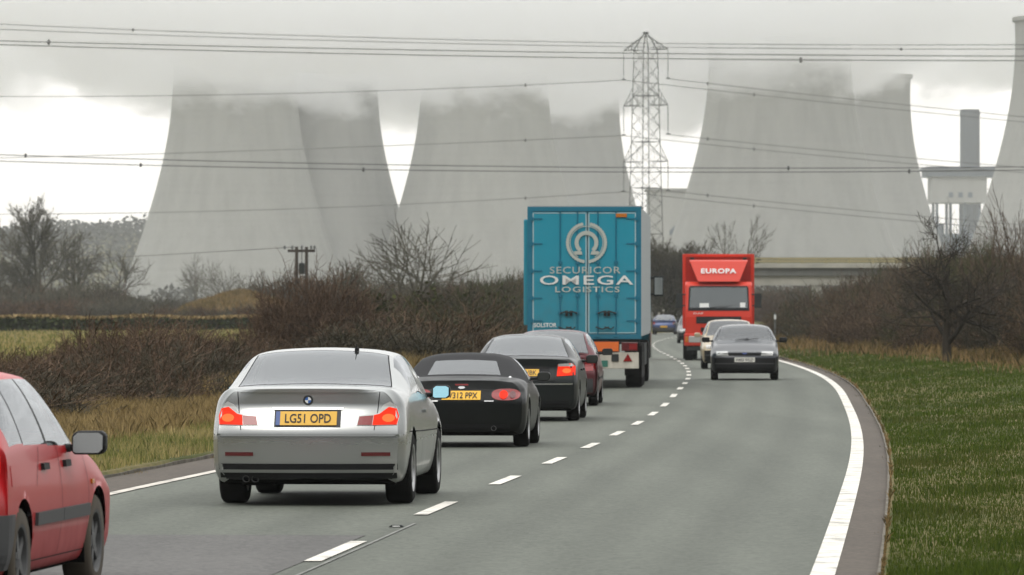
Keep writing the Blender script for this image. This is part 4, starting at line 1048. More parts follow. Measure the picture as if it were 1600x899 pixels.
DIRS = {'rear': (Vector((0, 1, 0)), lambda a, b: Vector((a, -9, b))), 'front': (Vector((0, -1, 0)), lambda a, b: Vector((a, 9, b))),
        'right': (Vector((-1, 0, 0)), lambda a, b: Vector((4, a, b))), 'left': (Vector((1, 0, 0)), lambda a, b: Vector((-4, a, b))), 'top': (Vector((0, 0, -1)), lambda a, b: Vector((a, b, 4)))}
def project(B, pts2, d, off):
    v, org = DIRS[d]; out = []
    for (a, b) in pts2:
        o = org(a, b); h = B.bvh.ray_cast(o, v)
        if h[0] is None:
            n = B.bvh.find_nearest(o + v * (9 if d in ('rear', 'front') else 4)); p = Vector(n[0])
            if d in ('rear', 'front'): p.x, p.z = a, b
            out.append(p - v * off)
        else: out.append(h[0] - v * off)
    return out
def decal(B, name, poly, d, mat, parent, off=.008, grid=.05, thick=.03):
    """a thin shaped piece laid on the bodywork"""
    bm = bmesh.new(); bm.faces.new([bm.verts.new((a, b, 0)) for a, b in poly])
    for ax in (0, 1):
        lo = min(p[ax] for p in poly); hi = max(p[ax] for p in poly); n = int((hi - lo) / grid)
        for i in range(1, n + 1):
            c = [0, 0, 0]; c[ax] = lo + (hi - lo) * i / (n + 1); nn = [0, 0, 0]; nn[ax] = 1
            bmesh.ops.bisect_plane(bm, geom=bm.verts[:] + bm.edges[:] + bm.faces[:], plane_co=c, plane_no=nn)
    bm.verts.index_update(); bm.verts.ensure_lookup_table()
    P2 = [(v.co.x, v.co.y) for v in bm.verts]; out = project(B, P2, d, off); inn = [p + DIRS[d][0] * thick for p in out]
    bnd = [e for e in bm.edges if len(e.link_faces) == 1]; bv = [(e.verts[0].index, e.verts[1].index) for e in bnd]
    for v, p in zip(bm.verts, out): v.co = p
    ex = {}
    for a, b in bv:
        for i in (a, b):
            if i not in ex: ex[i] = bm.verts.new(inn[i])
    bm.verts.ensure_lookup_table()
    for a, b in bv: bm.faces.new((bm.verts[a], bm.verts[b], ex[b], ex[a]))
    bmesh.ops.recalc_face_normals(bm, faces=bm.faces)
    me = bpy.data.meshes.new(name); bm.to_mesh(me); bm.free(); me.materials.append(mat); me.update()
    return link_mesh(name, me, parent)
def gapline(B, pts, d, mat, parent, wd=.007, name='panel_gap', off=.003):
    m = MB()
    for (a, b) in zip(pts[:-1], pts[1:]):
        n = max(1, int(math.hypot(b[0]-a[0], b[1]-a[1]) / .05)); nx, ny = -(b[1]-a[1]), b[0]-a[0]; l = math.hypot(nx, ny); nx, ny = nx/l*wd/2, ny/l*wd/2
        row = []
        for i in range(n + 1):
            t = i / n; x, y = a[0] + (b[0]-a[0])*t, a[1] + (b[1]-a[1])*t
            row += [(x - nx, y - ny), (x + nx, y + ny)]
        pr = project(B, row, d, off); m.add(pr, [(2*i, 2*i+1, 2*i+3, 2*i+2) for i in range(n)])
    return m

def text_mesh(body, width, height, bold=0.0, ext=.0, spacing=1.0):
    cu = bpy.data.curves.new('lettering', 'FONT'); cu.body = body; cu.align_x = 'CENTER'; cu.align_y = 'CENTER'; cu.offset = bold; cu.extrude = ext; cu.resolution_u = 3; cu.space_character = spacing
    o = bpy.data.objects.new('lettering', cu); COL.objects.link(o); bpy.context.view_layer.update()
    me = bpy.data.meshes.new_from_object(o.evaluated_get(bpy.context.evaluated_depsgraph_get()))
    bpy.data.objects.remove(o); bpy.data.curves.remove(cu)
    c = np.empty(len(me.vertices) * 3, np.float32); me.vertices.foreach_get('co', c); c = c.reshape(-1, 3)
    mn, mx = c.min(0), c.max(0); c[:, 0] = (c[:, 0] - (mn[0] + mx[0]) / 2) / (mx[0] - mn[0]) * width; c[:, 1] = (c[:, 1] - (mn[1] + mx[1]) / 2) / (mx[1] - mn[1]) * height
    me.vertices.foreach_set('co', c.ravel()); me.update(); return me
def lettering(body, width, height, loc, mat, parent, face='rear', name='lettering', bold=.01, tilt=0.0, B=None, off=.02, spacing=1.0):
    me = text_mesh(body, width, height, bold, 0, spacing)
    me.materials.clear(); me.materials.append(mat)
    if B is not None:
        sgn = -1 if face == 'front' else 1
        pts = [(loc[0] + sgn * v.co.x, loc[2] + v.co.y) for v in me.vertices]
        for v, p in zip(me.vertices, project(B, pts, face, off)): v.co = p
    else:
        Mx = Matrix.Translation(loc) @ (Matrix.Rotation(math.pi, 4, 'Z') if face == 'front' else Matrix.Identity(4)) @ Matrix.Rotation(R(90) + tilt, 4, 'X')
        me.transform(Mx)
    o = link_mesh(name, me, parent); return o

def wheel(parent, x, y, r, wd, out, spokes=5, rim_mat='rim', rfrac=.66, tyre='rubber'):
    e = MB()
    hw = wd / 2
    e.lathe([(r*rfrac, -hw), (r*.9, -hw - .004), (r*.975, -hw + .012), (r, -hw + .035), (r, hw - .035), (r*.975, hw - .012), (r*.9, hw + .004), (r*rfrac, hw)], 36, 'x', (x, y, r))
    t = e.build('wheel', M[tyre], parent, smooth=True, sharp=50)
    m = MB(); s = out; ri = r * rfrac
    m.lathe([(ri + .004, s*(hw + .002)), (ri - .015, s*(hw - .004)), (ri - .03, s*(hw - .05)), (ri - .035, -s*(hw - .02)), (ri + .003, -s*(hw - .004))], 36, 'x', (x, y, r))
    m.lathe([(0, s*(hw - .012)), (.05, s*(hw - .014)), (.07, s*(hw - .03)), (.07, s*(hw - .06)), (0, s*(hw - .06))], 20, 'x', (x, y, r))
    for i in range(spokes):
        Mx = Matrix.Translation((x, y, r)) @ Matrix.Rotation(2*math.pi*i/spokes + .3, 4, 'X')
        m.prism([(-.035, .05), (.035, .05), (.022, ri - .02), (-.022, ri - .02)], 'x', s*(hw - .045), s*(hw - .018), 0, Mx)
    m.build('rim', M[rim_mat], t, smooth=True, sharp=30)
    MB().lathe([(0, -s*.01), (ri - .036, -s*.01), (ri - .036, -s*.02), (0, -s*.02)], 24, 'x', (x, y, r)).build('brake_disc', M['hub'], t)
    return t

def build_car(name, label, P, regions, paint, cell=.05, glass=None, seats=True, wheelspk=5, rim_mat='rim', cat='car'):
    t = empty(name); tag(t, label, cat)
    B = shell(P, regions, cell); B.root = t
    W, zb, H = P['W'], P['zb'], P['H']
    part_from(B, 'body', 'body', M[paint], t); part_from(B, 'underbody', 'underbody', M['under'], t)
    for key in list(B.groups):
        if key in ('body', 'underbody'): continue
        base = key[:-1] if key[-1] in 'RL' and key[:-1].rstrip('0123456789') in ('side_window', 'window_pillar') else key
        base = base.rstrip('0123456789')
        mt = {'rear_window': M['glass_rear'], 'windscreen': M['glass'], 'side_window': glass or M['glass'], 'window_pillar': M['plastic'], 'window_seal': M['tint_strip'], 'soft_top': M['fabric']}[base]
        part_from(B, key, base, mt, t)
    # wheel wells and wheels
    Rw = P['rw'] + P.get('arch', .055) + .012; m = MB(); n = 18
    for ya in (0, P['wb']):
        for s in (-1, 1):
            prof = [(ya + Rw*math.cos(a), P['rw'] + Rw*math.sin(a)) for a in np.linspace(-.35, math.pi + .35, n)]
            vs = [(s*(W - .03), p[0], p[1]) for p in prof] + [(s*(W - .36), p[0], p[1]) for p in prof] + [(s*(W - .36), ya, P['rw'])]
            m.add(vs, [(i, i+1, n+i+1, n+i) for i in range(n - 1)] + [(n+i, n+i+1, 2*n) for i in range(n - 1)])
    m.box(-W + .12, W - .12, -P['ro'] + .35, P['wb'] + P['fo'] - .35, zb - .02, zb + .10)
    m.build('wheel_arch_liner', M['under'], t)
    tw = P.get('tw', .19)
    for ya in (0, P['wb']):
        for s in (-1, 1): wheel(t, s*(W - tw/2 - P.get('inset', .035)), ya, P['rw'], tw, s, wheelspk, rim_mat, tyre=P.get('tyre', 'rubber'))
    # cabin
    (y2, z2), (y6, z6) = P['rw0'], P['ws0']; zt = min(P['belt']) - .10
    m = MB(); m.box(-W + .12, W - .12, y2 - .05, y6 - .1, zb + .12, zt - .25).box(-W + .14, W - .14, y6 - .55, y6 - .02, zt - .25, z6 - .035)
    m.build('cabin_floor', M['inside'], t)
    if seats:
        ys = y6 - P.get('seat_back', 1.5)
        for s in (-1, 1):
            m = MB(); c = s * .37
            m.box(c - .24, c + .24, ys - .05, ys + .5, zt - .35, zt - .15)
            m.prism([(ys - .02, zt - .2), (ys + .10, zt - .2), (ys - .10, H - .60 + P.get('so', .08)), (ys - .20, H - .60 + P.get('so', .08))], 'x', c - .23, c + .23)
            m.build('seat', M['inside'], t, bevel=.04)
            m = MB().box(c - .125, c + .125, ys - .25, ys - .15, H - .54 + P.get('so', .08), H - .36 + P.get('so', .08)); m.box(c - .05, c + .05, ys - .2, ys - .18, H - .65, H - .5)
            m.build('headrest', M['inside'], t, bevel=.03)
        if P.get('bench', True):
            yb = ys - .85; yb = max(yb, y2 + .12)
            MB().box(-W + .2, W - .2, yb, yb + .14, zt - .3, zt + .12).build('rear_bench', M['inside_grey'], t, bevel=.04)
            MB().box(-W + .2, W - .2, y2 - .02, yb, zt + .02, zt + .05).build('parcel_shelf', M['inside'], t)
        sd = P.get('drive', 1)
        MB().lathe([(.17 + .014*math.cos(a), .014*math.sin(a)) for a in np.linspace(0, 2*math.pi, 8, endpoint=False)], 20, 'y', (sd*.37, y6 - .62, zt + .05), closed=True).build('steering_wheel', M['plastic'], t)
    return t, B

def door_mirror(parent, x, y, z, s, mat, glass='mirror', sz=(.19, .125), tilt=0.0):
    m = MB(); w_, h_ = sz
    x0, x1 = (x, x + s*w_)
    poly = [(x0, z - h_*.42), (x0 + s*.02, z - h_*.5), (x1 - s*.03, z - h_*.5), (x1, z - h_*.3), (x1, z + h_*.36), (x1 - s*.03, z + h_*.5), (x0 + s*.03, z + h_*.5), (x0, z + h_*.3)]
    m.prism(poly, 'y', y, y + .10); m.box(min(x0, x0 - s*.10), max(x0, x0 - s*.10), y + .03, y + .08, z - h_*.4, z - h_*.05)
    o = m.build('door_mirror', mat, parent, smooth=True, bevel=.018, sharp=60)
    cx, cz = (x0 + x1) / 2, z
    q = [(cx + (p[0] - cx) * .86, cz + (p[1] - cz) * .84) for p in poly]; n = len(q); zt_ = max(p[1] for p in q)
    fy = lambda z: y - .004 - (zt_ - z) * tilt
    MB().add([(a, fy(b) - .004, b) for a, b in q] + [(a, fy(b) + .03, b) for a, b in q], [tuple(range(n)), tuple(range(n, 2*n))[::-1]] + [(i, (i+1) % n, n + (i+1) % n, n + i) for i in range(n)]).build('mirror_glass', M[glass], o)
    return o

def place(t, X, D, rev=False, rz=None, dz=0.0):
    t.location = (X, D, ZR(D) + dz)
    a = -math.atan(RS(D)) if rz is None else rz
    t.rotation_euler = (math.atan((ZR(D + 2) - ZR(D - 2)) / 4) * (-1 if rev else 1), 0, a + (math.pi if rev else 0))

def rect(x0, x1, z0, z1): return [(x0, z0), (x1, z0), (x1, z1), (x0, z1)]
def mirr(poly): return [(-a, b) for a, b in poly][::-1]
def plate(B, t, cx, cz, w_, h_, text, mat='plate_y', face='rear', off=.018, tw=None):
    o = decal(B, 'number_plate', rect(cx - w_/2, cx + w_/2, cz - h_/2, cz + h_/2), face, M[mat], t, off, .2)
    if text: lettering(text, tw or w_*.84, h_*.66, (cx, 0, cz), M['black'], o, face, 'plate_lettering', .012, B=B, off=off + .004)
    return o

SW = [('rear_window', 2.10, 2.93, 5.10, 8.90), ('window_seal', 2.055, 2.955, 5.05, 8.95), ('windscreen', 5.07, 5.93, 5.08, 8.92)]

# ------------------------------------------------------------------ silver coupe
P = dict(W=.85, inset=.006, zb=.20, H=1.365, ro=.93, wb=2.725, fo=.80, zd=1.015, yd=-.84, zbump=.60, railw=.60, rail_drop=.055, rw0=(-.30, 1.02), rw1=.52, ws1=1.36, ws0=(2.15, .95), belt=(.93, .88), zn=.74, rw=.31, tw=.225, lip=.13, seat_back=1.45)
reg = SW + [('side_window1*', 2.62, 4.05, 4.14, 4.90), ('window_pillar*', 4.05, 4.13, 4.14, 4.90), ('side_window2*', 4.13, 5.72, 4.12, 4.90)]
t, B = build_car('silver_coupe', 'silver two-door coupe with lit brake lamps, biggest car in the queue, on the left lane', P, reg, 'p_silver', .04)
lt = [(.43, .70), (.65, .70), (.775, .705), (.79, .78), (.765, .865), (.71, .905), (.655, .88), (.60, .80), (.445, .785)]
hot = [(.565, .705), (.773, .71), (.787, .782), (.765, .845), (.70, .86), (.62, .80), (.575, .79)]
inner = [(.435, .705), (.56, .705), (.57, .788), (.45, .778)]
for s in (0, 1):
    f = (lambda p: p) if s == 0 else mirr
    o = decal(B, 'tail_light', f(lt), 'rear', M['clear_lens'], t, .006)
    decal(B, 'brake_lens', f(hot), 'rear', M['brake_hot'], o, .012); decal(B, 'reversing_lens', f(inner), 'rear', M['red_lens'], o, .010); decal(B, 'bulb_glow', f([(.70 + .055*math.cos(a), .765 + .035*math.sin(a)) for a in np.linspace(0, 2*math.pi, 14, endpoint=False)]), 'rear', M['bulb'], o, .016)
    decal(B, 'bumper_reflector', f(rect(.47, .72, .435, .468)), 'rear', M['dark_lens'], t, .008)
ir = decal(B, 'plate_recess', rect(-.29, .29, .685, .84), 'rear', M['plastic_grey'], t, .004, .3)
plate(B, t, .005, .762, .50, .118, 'LG51 OPD', off=.014, tw=.40); decal(B, 'plate_band', rect(-.275, -.238, .703, .821), 'rear', mat_plain('plate_blue_band', (.04, .09, .28), .4), t, .016, .2)
decal(B, 'plate_lamp_strip', rect(-.31, .31, .838, .853), 'rear', M['chrome'], t, .012, .2)
# round badge: dark ring with white and blue quarters
bc = (0, .918); circ = lambda r, a0, a1, n: [(bc[0] + r*math.cos(a), bc[1] + r*math.sin(a)) for a in np.linspace(a0, a1, n)]
o = decal(B, 'badge', circ(.043, 0, 2*math.pi*23/24, 24), 'rear', M['black'], t, .006, .2)
for q in range(4): decal(B, 'badge_quarter', [bc] + circ(.027, q*math.pi/2, (q+1)*math.pi/2, 7), 'rear', M['white'] if q % 2 == 0 else mat_plain('badge_blue', (.03, .12, .4), .4), o, .009, .2)
# lower bumper: bright lip, black slot, diffuser
decal(B, 'bumper_slot', rect(-.78, .78, .315, .368), 'rear', M['plastic'], t, .006)
decal(B, 'bumper_lip', [(-.80, .29), (.80, .29), (.79, .316), (-.79, .316)], 'rear', M['p_silver'], t, .02)
decal(B, 'diffuser', rect(-.77, .77, .20, .289), 'rear', M['plastic'], t, .012)
decal(B, 'bumper_ledge', [(-.80, .607), (.80, .607), (.79, .628), (-.79, .628)], 'rear', M['p_silver'], t, .022)
decal(B, 'boot_lip', [(-.60, .985), (.60, .985), (.585, 1.004), (-.585, 1.004)], 'rear', M['p_silver'], t, .016)
for src in (gapline(B, [(-.83, .62), (.83, .62)], 'rear', None, t, .009), gapline(B, [(-.62, .99), (-.605, .82), (-.58, .66)], 'rear', None, t), gapline(B, [(.62, .99), (.605, .82), (.58, .66)], 'rear', None, t),
            gapline(B, [(.95, .36), (.88, .60), (.92, .90)], 'right', None, t), gapline(B, [(2.18, .34), (2.22, .9)], 'right', None, t), gapline(B, [(-.45, .64), (.95, .62), (3.1, .6)], 'right', None, t, .012)):
    src.build('panel_gap', M['gap'], t)
decal(B, 'door_handle', rect(1.06, 1.24, .78, .81), 'right', M['p_silver'], t, .03); decal(B, 'door_handle', rect(1.06, 1.24, .78, .81), 'left', M['p_silver'], t, .03)
door_mirror(t, .855, 1.86, .955, 1, M['plastic'], 'mirror_blue', (.165, .125), .2); door_mirror(t, -.855, 1.86, .955, -1, M['plastic'], 'mirror_blue', (.165, .125), .2)
MB().tube([(.30, .47, 1.34), (.30, .40, 1.40)], [.006, .003], 6).lathe([(0, 1.335), (.022, 1.335), (.018, 1.365), (0, 1.37)], 10, c=(.30, .47, 0)).build('roof_aerial', M['plastic'], t)
MB().lathe([(.026, -.16), (.03, -.16), (.03, .2), (.026, .2)], 14, 'y', (-.46, -.72, .235), closed=True).lathe([(.026, -.16), (.03, -.16), (.03, .2), (.026, .2)], 14, 'y', (-.54, -.72, .235), closed=True).build('exhaust_pipe', M['hub'], t)
MB().box(-.6, .6, -.05, .05, .22, .34).lathe([(.0, -.1), (.11, -.08), (.12, 0), (.11, .08), (0, .1)], 16, 'x', (0, 0, .3)).build('rear_axle', M['under'], t)
MB().box(-.62, -.30, -.62, -.2, .17, .3).build('silencer', M['under'], t, bevel=.04)
place(t, at(497, 50.2), 50.2)
SILVER = t

# ------------------------------------------------------------------ black roadster with soft top
P = dict(W=.84, inset=.012, zb=.17, H=1.22, ro=.80, wb=2.265, fo=.82, zd=.86, yd=-.66, zbump=.58, railw=.57, rw0=(-.25, .89), rw1=.36, ws1=.95, ws0=(1.55, .85), belt=(.82, .80), zn=.66, rw=.295, tw=.19, lip=.22, seat_back=1.30, bench=False, so=.06, tl=-.02, rail_drop=.075)
reg = [('rear_window', 2.16, 2.66, 5.80, 8.20), ('soft_top', 2.03, 5.0, 5.0, 9.0), ('soft_top', 2.03, 3.55, 4.05, 5.0), ('windscreen', 5.07, 5.93, 5.08, 8.92), ('side_window*', 3.55, 5.72, 4.12, 4.90)]
t, B = build_car('black_roadster', 'small black roadster with a dark fabric roof, second in the queue', P, reg, 'p_black', .045)
th = np.linspace(0, 2*math.pi, 22, endpoint=False)
for s in (1, -1):
    oval = [(s*(.575 + .185*math.copysign(abs(math.cos(a))**.8, math.cos(a))), .685 + .075*math.copysign(abs(math.sin(a))**.8, math.sin(a))) for a in th]
    if s < 0: oval = oval[::-1]
    o = decal(B, 'tail_light', oval, 'rear', M['red_lens'], t, .012)
    decal(B, 'brake_lens', [(s*.545 + .055*math.cos(a), .685 + .055*math.sin(a)) for a in th], 'rear', M['brake_hot'], o, .018)
    decal(B, 'indicator_lens', [(s*.66 + .04*math.cos(a), .685 + .045*math.sin(a)) for a in th], 'rear', M['dark_lens'], o, .018)
plate(B, t, 0, .675, .50, .115, 'W312 PPX', off=.014)
decal(B, 'plate_recess', rect(-.36, .36, .60, .755), 'rear', M['plastic'], t, .003)
decal(B, 'brake_bar', rect(-.085, .085, .80, .82), 'rear', M['red_lens'], t, .01, .2)
decal(B, 'badge', [(.045*math.cos(a), .775 + .016*math.sin(a)) for a in th], 'rear', M['chrome'], t, .008, .2)
decal(B, 'model_script', rect(-.40, -.30, .595, .608), 'rear', M['chrome'], t, .008, .2); decal(B, 'model_script', rect(.30, .42, .595, .608), 'rear', M['chrome'], t, .008, .2)
for src in (gapline(B, [(-.60, .85), (-.58, .77), (-.37, .60), (.37, .60), (.58, .77), (.60, .85)], 'rear', None, t), gapline(B, [(.55, .30), (.5, .6), (.56, .8)], 'right', None, t), gapline(B, [(-.8, .50), (.8, .50)], 'rear', None, t)): src.build('panel_gap', M['gap'], t)
for s in (-1, 1): MB().lathe([(0, .86), (.022, .865), (.025, .90), (.012, .915), (0, .918)], 12, c=(s*.60, -.27, 0)).build('roof_latch', M['chrome'], t)
door_mirror(t, .86, 1.36, .90, 1, M['p_black'], 'mirror_dim', (.17, .12)); door_mirror(t, -.86, 1.36, .90, -1, M['p_black'], 'mirror_dim', (.17, .12))
MB().lathe([(.028, -.12), (.034, -.12), (.034, .2), (.028, .2)], 14, 'y', (.42, -.70, .25), closed=True).build('exhaust_pipe', M['hub'], t)
decal(B, 'diffuser', rect(-.62, .62, .2, .30), 'rear', M['plastic'], t, .01)
place(t, at(727, 74), 74)

# ------------------------------------------------------------------ dark saloon
P = dict(W=.883, inset=.015, zb=.19, H=1.43, ro=.98, wb=2.65, fo=.92, zd=1.02, yd=-.90, zbump=.62, railw=.58, rw0=(-.42, 1.04), rw1=.42, ws1=1.45, ws0=(2.2, .98), belt=(.95, .91), zn=.76, rw=.315, tw=.2, lip=.14)
reg = SW + [('side_window1*', 2.75, 3.35, 4.14, 4.90), ('window_pillar1*', 3.35, 3.40, 4.14, 4.90), ('side_window2*', 3.40, 4.20, 4.14, 4.90), ('window_pillar2*', 4.20, 4.29, 4.14, 4.90), ('side_window3*', 4.29, 5.72, 4.12, 4.90)]
t, B = build_car('dark_saloon', 'dark green-grey saloon with bright brake lamps between the roadster and the maroon car', P, reg, 'p_dark', .05)
for s in (0, 1):
    f = (lambda p: p) if s == 0 else mirr
    o = decal(B, 'tail_light', f([(.54, .74), (.84, .76), (.84, .90), (.78, .955), (.56, .935)]), 'rear', M['brake_hot'], t, .01)
    decal(B, 'bulb_glow', f([(.70 + .07*math.cos(a), .83 + .04*math.sin(a)) for a in np.linspace(0, 2*math.pi, 14, endpoint=False)]), 'rear', M['bulb'], o, .016)
    decal(B, 'upper_lens', f([(.56, .90), (.82, .905), (.78, .955), (.565, .94)]), 'rear', M['clear_lens'], o, .016)
plate(B, t, 0, .80, .50, .112, 'X714 VBK', off=.014)
decal(B, 'plate_recess', rect(-.42, .42, .73, .90), 'rear', M['plastic'], t, .004)
decal(B, 'bumper_strip', rect(-.80, .80, .60, .625), 'rear', M['chrome'], t, .01); decal(B, 'rear_apron', rect(-.74, .74, .2, .34), 'rear', M['plastic'], t, .01)
for src in (gapline(B, [(-.52, 1.0), (-.50, .66), (.50, .66), (.52, 1.0)], 'rear', None, t), gapline(B, [(1.3, .35), (1.25, .93)], 'right', None, t), gapline(B, [(.42, .7), (.55, .93)], 'right', None, t), gapline(B, [(2.25, .35), (2.3, .9)], 'right', None, t)): src.build('panel_gap', M['gap'], t)
for yy in (.55, 1.55): decal(B, 'door_handle', rect(yy, yy + .18, .82, .85), 'right', M['p_dark'], t, .03)
door_mirror(t, .90, 1.95, 1.0, 1, M['p_dark'], 'mirror_dim', (.2, .14)); door_mirror(t, -.90, 1.95, 1.0, -1, M['p_dark'], 'mirror_dim', (.2, .14))
place(t, at(823, 94), 94)

# ------------------------------------------------------------------ hatchbacks
HB = dict(W=.845, inset=.015, zb=.19, H=1.42, ro=.72, wb=2.5, fo=.80, zd=.93, yd=-.66, zbump=.60, railw=.57, rw0=(-.56, .98), rw1=.02, ws1=1.30, ws0=(1.98, .96), belt=(.93, .88), zn=.72, rw=.29, tw=.175, lip=.07, rise1=.02, seat_back=1.35)
HREG = SW + [('side_window1*', 2.50, 3.16, 4.16, 4.88), ('window_pillar1*', 3.16, 3.22, 4.16, 4.88), ('side_window2*', 3.22, 4.16, 4.14, 4.90), ('window_pillar2*', 4.16, 4.25, 4.14, 4.90), ('side_window3*', 4.25, 5.70, 4.12, 4.90)]
t, B = build_car('maroon_hatchback', 'maroon hatchback mostly hidden between the dark saloon and the blue lorry', dict(HB, H=1.44), HREG, 'p_maroon', .06)
for s in (0, 1):
    f = (lambda p: p) if s == 0 else mirr
    decal(B, 'tail_light', f([(.60, .66), (.80, .67), (.80, .86), (.74, .92), (.62, .90)]), 'rear', M['red_lens'], t, .01)
plate(B, t, 0, .70, .50, .112, None)
decal(B, 'rear_bumper', rect(-.76, .76, .26, .52), 'rear', M['plastic_grey'], t, .02)
door_mirror(t, .85, 1.74, 1.0, 1, M['plastic'], 'mirror_dim', (.2, .13)); door_mirror(t, -.85, 1.74, 1.0, -1, M['plastic'], 'mirror_dim', (.2, .13))
decal(B, 'side_moulding', rect(.36, 2.1, .50, .54), 'right', M['plastic'], t, .012)
place(t, at(866, 108), 108)

# near red hatchback, cut by the left edge of the photo
P = dict(HB, ro=.74, wb=2.52, fo=.79, H=1.41, tyre='rubber_dusty', belt=(.90, .86), rw=.295, arch=.05, rw1=.16, rw0=(-.50, 1.0))
t, B = build_car('red_hatchback', 'faded red hatchback with black rub strip, cut off by the left photo edge', P, HREG, 'p_red', .035, rim_mat='hub')
for s in (0, 1):
    f = (lambda p: p) if s == 0 else mirr
    decal(B, 'tail_light', f([(.56, .63), (.79, .63), (.79, .90), (.62, .92)]), 'rear', M['brake'], t, .01)
plate(B, t, 0, .72, .50, .112, None)
decal(B, 'rear_bumper', [(-.82, .24), (.82, .24), (.83, .56), (-.83, .56)], 'rear', M['plastic_grey'], t, .035)
for sd in ('right', 'left'):
    decal(B, 'bumper_corner', [(-.70, .24), (-.38, .24), (-.36, .56), (-.70, .56)], sd, M['plastic_grey'], t, .02)
    decal(B, 'rub_strip', rect(.37, 1.22, .47, .545), sd, M['plastic_grey'], t, .02, .1); decal(B, 'rub_strip', rect(1.235, 2.14, .47, .545), sd, M['plastic_grey'], t, .02, .1)
    decal(B, 'door_handle', rect(.62, .80, .79, .83), sd, M['plastic'], t, .022); decal(B, 'door_handle', rect(1.36, 1.54, .79, .83), sd, M['plastic'], t, .022)
    decal(B, 'fuel_flap' if sd == 'right' else 'side_badge', rect(-.36, -.24, .72, .84) if sd == 'right' else rect(2.3, 2.36, .56, .58), sd, M['p_red'], t, .004)
    decal(B, 'side_repeater', rect(2.26, 2.34, .66, .69), sd, M['amber'], t, .012)
for src in (gapline(B, [(.42, .70), (.60, .93)], 'right', None, t), gapline(B, [(1.22, .28), (1.24, .60), (1.20, .93)], 'right', None, t), gapline(B, [(2.14, .28), (2.16, .65), (2.06, .90)], 'right', None, t), gapline(B, [(.35, .26), (2.2, .26)], 'right', None, t)): src.build('panel_gap', M['gap'], t)
door_mirror(t, .85, 1.52, .93, 1, M['plastic'], 'mirror_red', (.21, .145), .14); door_mirror(t, -.85, 1.52, .93, -1, M['plastic'], 'mirror_red', (.21, .145), .14)
place(t, -3.68, 33.2, rz=-.10, dz=-.03)
RED = t

# grey hatchback coming towards the camera
FREG = HREG
def front_kit(B, t, paint, text, lamp_z=.66, detail=True):
    for s in (0, 1):
        f = (lambda p: p) if s == 0 else mirr
        decal(B, 'headlight', f([(.40, lamp_z - .055), (.69, lamp_z - .055), (.70, lamp_z + .05), (.42, lamp_z + .055)]), 'front', M['clear_lens'], t, .012)
    decal(B, 'grille', rect(-.38, .38, lamp_z - .05, lamp_z + .045), 'front', M['plastic'], t, .008)
    decal(B, 'front_bumper', [(-.74, .22), (.74, .22), (.75, .545), (-.75, .545)], 'front', M['plastic'], t, .05)
    decal(B, 'bumper_trim', rect(-.73, .73, .40, .425), 'front', M['plastic_grey'], t, .055)
    plate(B, t, 0, .505, .50, .112, text, 'plate_w', 'front', .07)
t, B = build_car('grey_hatchback', 'grey-blue hatchback with black bumper driving towards the camera', dict(HB, H=1.38, drive=1), HREG, 'p_ford', .05)
front_kit(B, t, 'p_ford', 'H483 WLD')
decal(B, 'badge', [(.06*math.cos(a), .665 + .025*math.sin(a)) for a in th], 'front', mat_plain('oval_badge_blue', (.04, .07, .25), .3), t, .014, .2)
for s in (-1, 1):
    m = MB(); m.tube([(s*.12 + .1, 2.14, .985), (s*.12 - .32 + .1, 2.02, 1.03)], .008, 5); m.build('wiper', M['plastic'], t)
for s in (-1, 1): door_mirror(t, s*.86, 1.72, .99, s, M['plastic'], 'mirror_dim', (.2, .13))
rz = -math.atan(RS(143))
place(t, at(1162, 141.0) + .1, 143.2, True)
t, B = build_car('beige_hatchback', 'beige car tucked close behind the grey-blue hatchback, before the red lorry', dict(HB, H=1.46, W=.83), HREG, 'p_beige', .06)
front_kit(B, t, 'p_beige', None)
for s in (-1, 1): door_mirror(t, s*.85, 1.72, 1.0, s, M['p_beige'], 'mirror_dim', (.18, .13))
place(t, at(1142, 168), 170, True)
t, B = build_car('grey_estate', 'pale grey car half hidden behind the left side of the red lorry', dict(HB, H=1.5), HREG, 'p_grey', .08)
front_kit(B, t, 'p_grey', None)
for s in (-1, 1): door_mirror(t, s*.86, 1.72, 1.0, s, M['p_grey'], 'mirror_dim', (.18, .13))
place(t, at(1083, 300), 300, True)
t, B = build_car('blue_hatchback', 'small distant blue car seen from behind, right of the blue lorry', dict(HB, H=1.40, zd=.98), HREG, 'p_blue', .07)
for s in (0, 1):
    f = (lambda p: p) if s == 0 else mirr
    decal(B, 'tail_light', f([(.62, .70), (.80, .70), (.80, .90), (.64, .90)]), 'rear', M['red_lens'], t, .01)
plate(B, t, 0, .55, .50, .112, None); decal(B, 'rear_bumper', rect(-.76, .76, .24, .48), 'rear', M['plastic_grey'], t, .02)
for s in (-1, 1): door_mirror(t, s*.86, 1.72, 1.0, s, M['p_blue'], 'mirror_dim', (.18, .13))
place(t, at(1038, 404), 404)

